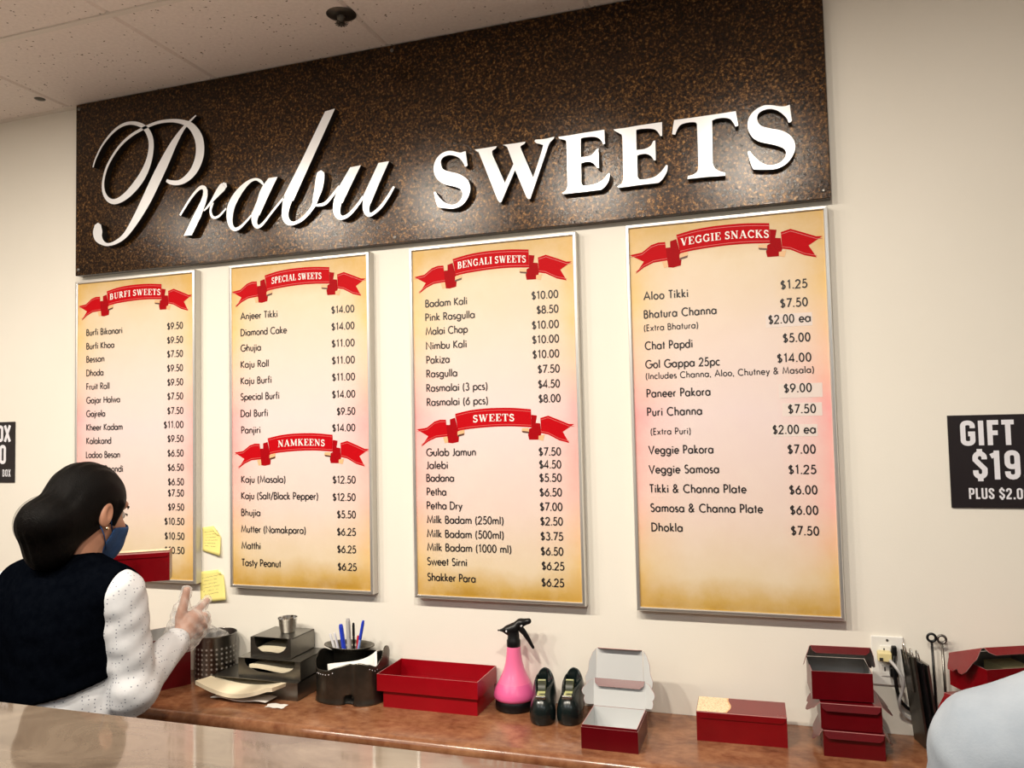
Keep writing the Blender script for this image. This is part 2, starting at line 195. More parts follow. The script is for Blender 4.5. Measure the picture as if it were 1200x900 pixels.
# ------------------------------------------------------------------ helpers: materials
def mat(name, color, rough=0.5, metal=0.0, spec=0.5, coat=0.0, **kw):
    m = bpy.data.materials.new(name)
    m.use_nodes = True
    b = m.node_tree.nodes['Principled BSDF']
    b.inputs['Base Color'].default_value = (*color, 1)
    b.inputs['Roughness'].default_value = rough
    b.inputs['Metallic'].default_value = metal
    b.inputs['Specular IOR Level'].default_value = spec
    b.inputs['Coat Weight'].default_value = coat
    b.inputs['Coat Roughness'].default_value = kw.get('coat_rough', 0.05)
    if 'alpha' in kw: b.inputs['Alpha'].default_value = kw['alpha']
    if 'trans' in kw: b.inputs['Transmission Weight'].default_value = kw['trans']
    if 'sheen' in kw: b.inputs['Sheen Weight'].default_value = kw['sheen']
    if 'emit' in kw:
        b.inputs['Emission Color'].default_value = (*kw['emit'][:3], 1)
        b.inputs['Emission Strength'].default_value = kw['emit'][3]
    return m

class NT:
    def __init__(self, m):
        self.t = m.node_tree; self.b = self.t.nodes['Principled BSDF']
    def n(self, kind, **kw):
        x = self.t.nodes.new('ShaderNode' + kind)
        for k, v in kw.items():
            if k == 'i':
                for a, q in v.items(): x.inputs[a].default_value = q
            else: setattr(x, k, v)
        return x
    def l(self, a, b): self.t.links.new(a, b)
    def coord(self, which='Object', scale=(1, 1, 1)):
        c = self.n('TexCoord'); mp = self.n('Mapping'); mp.inputs['Scale'].default_value = scale
        self.l(c.outputs[which], mp.inputs['Vector'])
        return mp.outputs['Vector']
    def noise(self, vec, scale, detail=4, rough=0.55, dist=0.0):
        x = self.n('TexNoise'); x.inputs['Scale'].default_value = scale; x.inputs['Detail'].default_value = detail
        x.inputs['Roughness'].default_value = rough; x.inputs['Distortion'].default_value = dist
        self.l(vec, x.inputs['Vector']); return x.outputs['Fac']
    def ramp(self, fac, stops, interp='LINEAR'):
        x = self.n('ValToRGB'); cr = x.color_ramp; cr.interpolation = interp
        while len(cr.elements) < len(stops): cr.elements.new(0.5)
        for e, (p, c) in zip(cr.elements, stops):
            e.position = p; e.color = (*c, 1) if len(c) == 3 else c
        self.l(fac, x.inputs['Fac']); return x.outputs['Color']
    def mix(self, fac, a, b, mode='MIX'):
        x = self.n('Mix', data_type='RGBA', blend_type=mode)
        if isinstance(fac, (int, float)): x.inputs[0].default_value = fac
        else: self.l(fac, x.inputs[0])
        for s, v in ((6, a), (7, b)):
            if isinstance(v, (tuple, list)): x.inputs[s].default_value = (*v, 1) if len(v) == 3 else v
            else: self.l(v, x.inputs[s])
        return x.outputs[2]
    def math(self, op, a, b=None, clamp=False):
        x = self.n('Math', operation=op, use_clamp=clamp)
        for i, v in enumerate((a, b)):
            if v is None: continue
            if isinstance(v, (int, float)): x.inputs[i].default_value = v
            else: self.l(v, x.inputs[i])
        return x.outputs[0]
    def color(self, c): self.l(c, self.b.inputs['Base Color'])
    def bump(self, h, strength=0.2, dist=0.01):
        x = self.n('Bump'); x.inputs['Strength'].default_value = strength; x.inputs['Distance'].default_value = dist
        self.l(h, x.inputs['Height']); self.l(x.outputs['Normal'], self.b.inputs['Normal'])

def noisy(name, c0, c1, scale, rough=0.5, bump=0.0, bscale=None, detail=5, lo=0.35, hi=0.65, **kw):
    m = mat(name, c0, rough, **kw); t = NT(m); v = t.coord()
    f = t.noise(v, scale, detail)
    t.color(t.ramp(f, [(lo, c0), (hi, c1)]))
    if bump: t.bump(t.noise(v, bscale or scale * 4, 3), bump, 0.003)
    return m

M = {}
M['wall'] = noisy('cream_wall_paint', (0.82, 0.785, 0.705), (0.85, 0.815, 0.74), 1.6, 0.55, 0.06, 180)
M['plain_wall'] = mat('taupe_wall_paint', (0.42, 0.40, 0.38), 0.7)
M['floor'] = noisy('beige_floor_tile', (0.62, 0.55, 0.50), (0.70, 0.62, 0.56), 3, 0.4)
M['tbar'] = mat('painted_ceiling_bar', (0.74, 0.68, 0.62), 0.5)
M['silver'] = mat('brushed_silver_frame', (0.83, 0.82, 0.79), 0.32, 0.85)
M['silver_side'] = mat('satin_frame_side', (0.60, 0.575, 0.53), 0.45, 0.35)
M['ink'] = mat('black_print', (0.012, 0.010, 0.012), 0.45)
M['red_print'] = mat('red_ribbon_print', (0.50, 0.0012, 0.006), 0.5, spec=0.08)
M['dark_red_print'] = mat('dark_red_ribbon_print', (0.36, 0.001, 0.005), 0.5, spec=0.08)
M['pink_line'] = mat('pink_ribbon_line_print', (0.66, 0.13, 0.12), 0.4)
M['gold_print'] = mat('tan_ribbon_fold_print', (0.78, 0.47, 0.24), 0.4)
M['brown_print'] = mat('brown_ribbon_shadow_print', (0.10, 0.035, 0.02), 0.4)
M['white_print'] = mat('white_print', (0.88, 0.85, 0.82), 0.4)
M['sticker'] = mat('price_sticker_paper', (0.79, 0.685, 0.645), 0.35)
M['letter_face'] = mat('satin_white_letter_face', (0.80, 0.81, 0.84), 0.28, 0.25)
M['letter_side'] = mat('black_letter_return', (0.010, 0.009, 0.008), 0.4)
M['black_sign'] = mat('black_sign_board', (0.012, 0.008, 0.010), 0.35)
M['sign_white'] = mat('sign_white_lettering', (0.80, 0.80, 0.86), 0.4)
M['note'] = mat('yellow_sticky_paper', (0.86, 0.76, 0.26), 0.7)
M['note_ink'] = mat('grey_handwriting', (0.20, 0.19, 0.10), 0.8)
M['red_card'] = noisy('glossy_red_card', (0.16, 0.0012, 0.004), (0.20, 0.0016, 0.005), 9, 0.27, spec=0.5)
M['maroon_card'] = noisy('maroon_card', (0.085, 0.0008, 0.003), (0.11, 0.001, 0.004), 9, 0.30, spec=0.4)
M['tray_card'] = noisy('bright_red_tray_card', (0.25, 0.0016, 0.006), (0.30, 0.002, 0.008), 9, 0.3, spec=0.35)
M['white_card'] = mat('white_card_inside', (0.56, 0.575, 0.58), 0.6)
M['grey_card'] = mat('grey_card_inside', (0.42, 0.41, 0.40), 0.7)
M['edge_card'] = mat('raw_card_edge', (0.50, 0.26, 0.25), 0.7)
M['steel'] = noisy('brushed_steel', (0.19, 0.18, 0.165), (0.25, 0.24, 0.215), 12, 0.30, metal=0.95)
M['bright_steel'] = mat('polished_steel', (0.75, 0.74, 0.72), 0.14, 1.0)
M['gunmetal'] = noisy('dark_gunmetal', (0.075, 0.07, 0.06), (0.13, 0.12, 0.10), 14, 0.33, metal=0.9)
M['dark_inside'] = mat('dark_recess', (0.015, 0.014, 0.012), 0.7)
M['paper'] = mat('white_paper', (0.82, 0.81, 0.78), 0.7)
M['cream_paper'] = mat('cream_deli_paper', (0.80, 0.72, 0.54), 0.65)
M['pink'] = mat('pink_plastic', (0.86, 0.17, 0.36), 0.28, spec=0.5, coat=0.2)
M['pink_liquid'] = mat('pink_plastic_full', (0.74, 0.12, 0.32), 0.28, spec=0.5, coat=0.2)
M['black_plastic'] = mat('black_plastic', (0.005, 0.005, 0.0055), 0.34, spec=0.35)
M['green_plastic'] = mat('dark_green_black_plastic', (0.005, 0.010, 0.010), 0.24, coat=0.15)
M['tape'] = mat('yellowish_clear_tape', (0.50, 0.52, 0.22), 0.3, spec=0.6)
M['tape_side'] = mat('dark_tape_core', (0.03, 0.035, 0.02), 0.4)
M['blue_pen'] = mat('blue_pen_plastic', (0.02, 0.05, 0.55), 0.3)
M['white_pen'] = mat('white_pen_plastic', (0.75, 0.75, 0.78), 0.35)
M['red_pen'] = mat('red_pen_plastic', (0.6, 0.02, 0.03), 0.35)
M['light_blue'] = mat('light_blue_pen_grip', (0.25, 0.40, 0.80), 0.35)
M['plate_white'] = mat('white_outlet_plastic', (0.80, 0.79, 0.76), 0.35)
M['yellow_plug'] = mat('pale_yellow_plug', (0.72, 0.62, 0.32), 0.4)
M['grey_cord'] = mat('grey_cord', (0.45, 0.44, 0.44), 0.4)
M['skin'] = noisy('warm_brown_skin', (0.36, 0.17, 0.105), (0.42, 0.205, 0.13), 18, 0.5, 0.03, 250)
M['lips'] = mat('eye_dark', (0.02, 0.012, 0.01), 0.3)
M['eye_white'] = mat('eye_white', (0.6, 0.57, 0.54), 0.25)
M['vest'] = noisy('dark_navy_vest_cloth', (0.0010, 0.0014, 0.0026), (0.0018, 0.0024, 0.0040), 60, 0.95, 0.15, 400, spec=0.0)
M['mask'] = noisy('navy_cloth_mask', (0.020, 0.055, 0.15), (0.028, 0.07, 0.18), 80, 0.85, 0.1, 500, spec=0.2)
M['trousers'] = mat('dark_trouser_cloth', (0.015, 0.015, 0.02), 0.9)
M['pale_cloth'] = noisy('pale_blue_grey_cloth', (0.235, 0.27, 0.315), (0.30, 0.335, 0.38), 9, 0.85, 0.12, 300, spec=0.2)
M['earring'] = mat('gold_earring', (0.85, 0.70, 0.45), 0.2, 1.0)

m = M['tile'] = mat('pinholed_ceiling_tile', (0.66, 0.60, 0.545), 0.85, spec=0.2); t = NT(m)
v = t.coord()
vo = t.n('TexVoronoi'); vo.inputs['Scale'].default_value = 62.0; t.l(v, vo.inputs['Vector'])
hole = t.math('LESS_THAN', vo.outputs['Distance'], 0.17)
hole = t.math('MULTIPLY', hole, t.math('GREATER_THAN', t.noise(v, 30, 2), 0.52))
t.color(t.mix(hole, t.ramp(t.noise(v, 90, 3), [(0.3, (0.78, 0.705, 0.66)), (0.7, (0.86, 0.78, 0.73))]), (0.20, 0.155, 0.12)))
t.bump(t.noise(v, 120, 4), 0.25, 0.002)

m = M['board'] = mat('hammered_bronze_sign_board', (0.05, 0.025, 0.01), 0.34, 0.45, spec=0.08, coat=0.55, coat_rough=0.15); t = NT(m)
v = t.coord()
f1 = t.noise(v, 125, 6, 0.8); f2 = t.noise(v, 6, 5, 0.65)
c = t.ramp(f1, [(0.40, (0.002, 0.0008, 0.0003)), (0.50, (0.022, 0.009, 0.002)), (0.57, (0.12, 0.052, 0.013)), (0.66, (0.44, 0.23, 0.07))])
t.color(t.mix(t.math('MULTIPLY', t.math('SUBTRACT', f2, 0.2, True), 1.3, True), c, (0.010, 0.004, 0.0012)))
t.bump(t.noise(v, 150, 4, 0.7), 0.5, 0.0008)
t.l(t.b.inputs['Normal'].links[0].from_socket, t.b.inputs['Coat Normal'])

m = M['counter'] = mat('brown_mottled_laminate', (0.3, 0.15, 0.08), 0.22, spec=0.5); t = NT(m)
v = t.coord(scale=(1, 1.4, 1))
a = t.noise(v, 9, 7, 0.65, 0.6); b = t.noise(v, 45, 5, 0.6)
c = t.ramp(a, [(0.30, (0.085, 0.026, 0.012)), (0.45, (0.19, 0.066, 0.029)), (0.57, (0.27, 0.115, 0.054)), (0.72, (0.38, 0.19, 0.10))])
t.color(t.mix(0.35, c, t.ramp(b, [(0.35, (0.15, 0.055, 0.025)), (0.65, (0.36, 0.18, 0.09))])))

m = M['stone'] = mat('polished_beige_stone_top', (0.4, 0.3, 0.2), 0.06, spec=0.55, coat=0.15, coat_rough=0.03); t = NT(m)
v = t.coord(scale=(1, 2.2, 1))
a = t.noise(v, 3.2, 8, 0.62, 1.2)
t.color(t.ramp(a, [(0.30, (0.060, 0.042, 0.031)), (0.48, (0.115, 0.086, 0.064)), (0.62, (0.155, 0.120, 0.090)), (0.78, (0.19, 0.15, 0.115))]))

M['cabinet'] = mat('dark_cabinet_front', (0.08, 0.05, 0.035), 0.45)

# printed parchment of the menu posters: ochre edges, pink clouds at mid height, pale middle
m = M['parchment'] = mat('parchment_poster_print', (0.8, 0.7, 0.55), 0.38, spec=0.4); t = NT(m)
tc = t.n('TexCoord'); sp = t.n('SeparateXYZ'); t.l(tc.outputs['Generated'], sp.inputs[0])
oi = t.n('ObjectInfo')
vv = t.n('Vector' + 'Math', operation='ADD'); t.l(tc.outputs['Object'], vv.inputs[0]); t.l(oi.outputs['Location'], vv.inputs[1])
vec = vv.outputs[0]
nz = t.noise(vec, 5, 5, 0.6); nz2 = t.noise(vec, 14, 5, 0.65); nz3 = t.noise(vec, 2.2, 3)
wob = t.math('MULTIPLY', t.math('SUBTRACT', nz, 0.5), 0.30)
V = t.math('ADD', sp.outputs['Z'], t.math('MULTIPLY', wob, 0.35))
side = t.math('MULTIPLY', t.math('ABSOLUTE', t.math('SUBTRACT', sp.outputs['X'], 0.5)), 2.0)
side = t.math('ADD', side, wob)
base = t.ramp(V, [(0.0, (0.44, 0.25, 0.035)), (0.028, (0.58, 0.38, 0.11)), (0.085, (0.73, 0.60, 0.42)), (0.24, (0.77, 0.62, 0.56)),
                  (0.50, (0.79, 0.655, 0.65)), (0.68, (0.80, 0.665, 0.60)), (0.90, (0.77, 0.63, 0.45)), (1.0, (0.58, 0.37, 0.10))])
edge = t.ramp(V, [(0.0, (0.52, 0.30, 0.05)), (0.10, (0.74, 0.50, 0.20)), (0.28, (0.88, 0.48, 0.42)), (0.52, (0.88, 0.38, 0.38)),
                  (0.66, (0.88, 0.56, 0.40)), (0.80, (0.82, 0.56, 0.24)), (1.0, (0.62, 0.38, 0.09))])
k = t.ramp(side, [(0.48, (0, 0, 0)), (0.80, (0.38,) * 3), (1.0, (1, 1, 1))])
c = t.mix(k, base, edge)
c = t.mix(t.math('MULTIPLY', t.math('SUBTRACT', nz2, 0.42, True), 0.55), c, (0.86, 0.77, 0.68))
t.color(c)

m = M['dots'] = mat('white_cotton_with_tiny_dots', (0.78, 0.78, 0.80), 0.85, spec=0.2); t = NT(m)
v = t.coord()
vo = t.n('TexVoronoi'); vo.inputs['Scale'].default_value = 115.0; vo.inputs['Randomness'].default_value = 0.25; t.l(v, vo.inputs['Vector'])
t.color(t.mix(t.math('LESS_THAN', vo.outputs['Distance'], 0.18), t.ramp(t.noise(v, 20, 3), [(0.3, (0.55, 0.56, 0.585)), (0.7, (0.62, 0.62, 0.64))]), (0.16, 0.17, 0.22)))
t.bump(t.noise(v, 40, 4), 0.2, 0.004)

m = M['hair'] = mat('black_hair', (0.0016, 0.0011, 0.0010), 0.5, spec=0.07); t = NT(m)
v = t.coord(scale=(60, 260, 60)); t.bump(t.noise(v, 3, 3), 0.5, 0.004)

def perforated(name, nu, dv, v0, v1, color, rough, r, inner):
    m = mat(name, color, rough, 0.95); t = NT(m)
    tc = t.n('TexCoord'); sp = t.n('SeparateXYZ'); t.l(tc.outputs['UV'], sp.inputs[0])
    fu = t.math('SUBTRACT', t.math('FRACT', t.math('MULTIPLY', sp.outputs['X'], float(nu))), 0.5)
    fv = t.math('SUBTRACT', t.math('FRACT', t.math('DIVIDE', sp.outputs['Y'], dv)), 0.5)
    d = t.math('SQRT', t.math('ADD', t.math('MULTIPLY', fu, fu), t.math('MULTIPLY', fv, fv)))
    h = t.math('LESS_THAN', d, r)
    h = t.math('MULTIPLY', h, t.math('GREATER_THAN', sp.outputs['Y'], v0))
    h = t.math('MULTIPLY', h, t.math('LESS_THAN', sp.outputs['Y'], v1))
    t.color(t.mix(h, color, inner))
    t.l(t.math('SUBTRACT', 0.95, t.math('MULTIPLY', h, 0.95)), t.b.inputs['Metallic'])
    return m

def film(name, color, strength, spec=0.6):
    m = mat(name, color, 0.18, spec=spec); t = NT(m)
    tr = t.n('BsdfTransparent'); mx = t.n('MixShader'); lw = t.n('LayerWeight'); lw.inputs['Blend'].default_value = 0.35
    f = t.math('MULTIPLY', t.math('ADD', lw.outputs['Facing'], 0.12), strength, True)
    t.l(f, mx.inputs[0]); t.l(tr.outputs[0], mx.inputs[1]); t.l(t.b.outputs[0], mx.inputs[2])
    t.l(mx.outputs[0], t.t.nodes['Material Output'].inputs['Surface'])
    t.bump(t.noise(t.coord(), 60, 4), 0.8, 0.01)
    return m
M['film'] = film('clear_plastic_film', (0.80, 0.78, 0.76), 0.75)
M['net'] = film('thin_hair_net', (0.006, 0.005, 0.004), 0.28, 0.0)

m = M['gold_pattern'] = mat('gold_patterned_card', (0.8, 0.6, 0.35), 0.35); t = NT(m)
v = t.coord(); vo = t.n('TexVoronoi'); vo.inputs['Scale'].default_value = 210.0; t.l(v, vo.inputs['Vector'])
t.color(t.ramp(vo.outputs['Distance'], [(0.10, (0.50, 0.20, 0.09)), (0.30, (0.80, 0.58, 0.33)), (0.6, (0.88, 0.72, 0.48))]))

# ------------------------------------------------------------------ helpers: signed distance shapes -> one smooth mesh
def rc(P, a, b, ra, rb):
    a = np.asarray(a, float); b = np.asarray(b, float); ab = b - a
    t = np.clip(((P - a) @ ab) / max(ab @ ab, 1e-12), 0, 1)
    return np.linalg.norm(P - a - t[:, None] * ab, axis=1) - (ra + (rb - ra) * t)
def el(P, c, r):
    q = P - np.asarray(c, float); r = np.asarray(r, float)
    k0 = np.linalg.norm(q / r, axis=1); k1 = np.linalg.norm(q / (r * r), axis=1)
    return k0 * (k0 - 1.0) / np.maximum(k1, 1e-9)
def smin(a, b, k=0.02):
    h = np.clip(0.5 + 0.5 * (b - a) / k, 0, 1)
    return b * (1 - h) + a * h - k * h * (1 - h)
def smax(a, b, k=0.01): return -smin(-a, -b, k)
def chain(P, pts, rs):
    d = None
    for i in range(len(pts) - 1):
        e = rc(P, pts[i], pts[i + 1], rs[i], rs[i + 1])
        d = e if d is None else np.minimum(d, e)
    return d

def net(f, lo, hi, h):
    lo = np.asarray(lo, float); hi = np.asarray(hi, float)
    n = np.ceil((hi - lo) / h).astype(int) + 1
    ax = [lo[i] + h * np.arange(n[i]) for i in range(3)]
    d = np.empty(n)
    for i in range(n[0]):
        Y, Z = np.meshgrid(ax[1], ax[2], indexing='ij')
        P = np.stack([np.full(Y.size, ax[0][i]), Y.ravel(), Z.ravel()], 1)
        d[i] = f(P).reshape(n[1], n[2])
    s = d < 0
    c = [(a, b, e) for a in (0, 1) for b in (0, 1) for e in (0, 1)]
    def cor(arr, q): return arr[q[0]:n[0] - 1 + q[0], q[1]:n[1] - 1 + q[1], q[2]:n[2] - 1 + q[2]]
    cnt = sum(cor(s, q).astype(int) for q in c)
    act = np.argwhere((cnt > 0) & (cnt < 8))
    idx = -np.ones(n - 1, int)
    idx[act[:, 0], act[:, 1], act[:, 2]] = np.arange(len(act))
    pos = np.zeros((len(act), 3)); w = np.zeros(len(act))
    for q in c:
        for axis in range(3):
            if q[axis]: continue
            q2 = list(q); q2[axis] = 1
            i0 = act + np.array(q); i1 = act + np.array(q2)
            d0 = d[i0[:, 0], i0[:, 1], i0[:, 2]]; d1 = d[i1[:, 0], i1[:, 1], i1[:, 2]]
            cr = (d0 < 0) != (d1 < 0)
            t = np.where(cr, d0 / np.where(cr, d0 - d1, 1), 0)
            p = i0.astype(float); p[:, axis] += t
            pos[cr] += p[cr]; w[cr] += 1
    pos = lo + h * pos / w[:, None]
    faces = []
    for axis in range(3):
        sl0 = [slice(None)] * 3; sl1 = [slice(None)] * 3
        sl0[axis] = slice(0, n[axis] - 1); sl1[axis] = slice(1, n[axis])
        a = s[tuple(sl0)]; b = s[tuple(sl1)]
        e = np.argwhere(a != b)
        u, v = [(1, 2), (2, 0), (0, 1)][axis]
        ok = (e[:, u] > 0) & (e[:, v] > 0) & (e[:, u] < n[u] - 1) & (e[:, v] < n[v] - 1)
        e = e[ok]
        ins = a[e[:, 0], e[:, 1], e[:, 2]]
        def cell(du, dv):
            g = e.copy(); g[:, u] += du; g[:, v] += dv
            return idx[g[:, 0], g[:, 1], g[:, 2]]
        Q = np.stack([cell(-1, -1), cell(0, -1), cell(0, 0), cell(-1, 0)], 1)
        Q[~ins] = Q[~ins][:, ::-1]
        faces.append(Q)
    return pos, np.concatenate(faces)

def sdf_obj(name, parts, m, parent=None):
    """parts: list of (function, lo, hi, cell size); all joined in one mesh"""
    vs = []; fs = []; b = 0
    for f, lo, hi, h in parts:
        v, q = net(f, lo, hi, h)
        vs.append(v); fs.append(q + b); b += len(v)
    me = bpy.data.meshes.new(name)
    me.from_pydata(np.concatenate(vs).tolist(), [], np.concatenate(fs).tolist())
    me.materials.append(m)
    me.polygons.foreach_set('use_smooth', [True] * len(me.polygons))
    me.update()
    return put(name, me, parent)

# ------------------------------------------------------------------ helpers: curves and lettering
def catmull(pts, n=6, closed=False):
    pts = [np.array(p, float) for p in pts]; out = []
    k = len(pts); rng = range(k) if closed else range(k - 1)
    for i in rng:
        if closed: p0, p1, p2, p3 = pts[i - 1], pts[i], pts[(i + 1) % k], pts[(i + 2) % k]
        else: p0, p1, p2, p3 = pts[max(i - 1, 0)], pts[i], pts[i + 1], pts[min(i + 2, k - 1)]
        for j in range(n):
            t = j / n
            out.append(0.5 * (2 * p1 + (p2 - p0) * t + (2 * p0 - 5 * p1 + 4 * p2 - p3) * t * t + (3 * p1 - p0 - 3 * p2 + p3) * t ** 3))
    if not closed: out.append(pts[-1])
    return [tuple(p) for p in out]

def smooth_outline(pts, n=5):
    """closed outline of (x, z, corner flag)"""
    k = len(pts); out = []
    for i in range(k):
        p1, p2 = np.array(pts[i][:2]), np.array(pts[(i + 1) % k][:2])
        p0 = np.array(pts[i - 1][:2]) if not pts[i][2] else 2 * p1 - p2
        p3 = np.array(pts[(i + 2) % k][:2]) if not pts[(i + 1) % k][2] else 2 * p2 - p1
        if pts[i][2] and pts[(i + 1) % k][2]:
            out.append(tuple(p1)); continue
        for j in range(n):
            t = j / n
            out.append(tuple(0.5 * (2 * p1 + (p2 - p0) * t + (2 * p0 - 5 * p1 + 4 * p2 - p3) * t * t + (3 * p1 - p0 - 3 * p2 + p3) * t ** 3)))
    return out

def ribbon(pts, ws, closed=False):
    """left and right offsets of a polyline with mitred joints"""
    k = len(pts); L = []; R = []
    for i in range(k):
        p = np.array(pts[i], float)
        a = np.array(pts[i - 1], float) if (i > 0 or closed) else None
        b = np.array(pts[(i + 1) % k], float) if (i < k - 1 or closed) else None
        d1 = (p - a) / max(np.linalg.norm(p - a), 1e-9) if a is not None else None
        d2 = (b - p) / max(np.linalg.norm(b - p), 1e-9) if b is not None else None
        if d1 is None: d1 = d2
        if d2 is None: d2 = d1
        t = d1 + d2; nt = np.linalg.norm(t)
        t = t / nt if nt > 1e-6 else d1
        nrm = np.array([-t[1], t[0]])
        c = max(abs(nrm @ np.array([-d1[1], d1[0]])), 0.5)
        w = ws[i] / 2 / c
        L.append(p + nrm * w); R.append(p - nrm * w)
    return L, R

def arc(cx, cy, rx, ry, a0, a1, n=12):
    return [(cx + rx * math.cos(math.radians(a0 + (a1 - a0) * i / n)), cy + ry * math.sin(math.radians(a0 + (a1 - a0) * i / n))) for i in range(n + 1)]

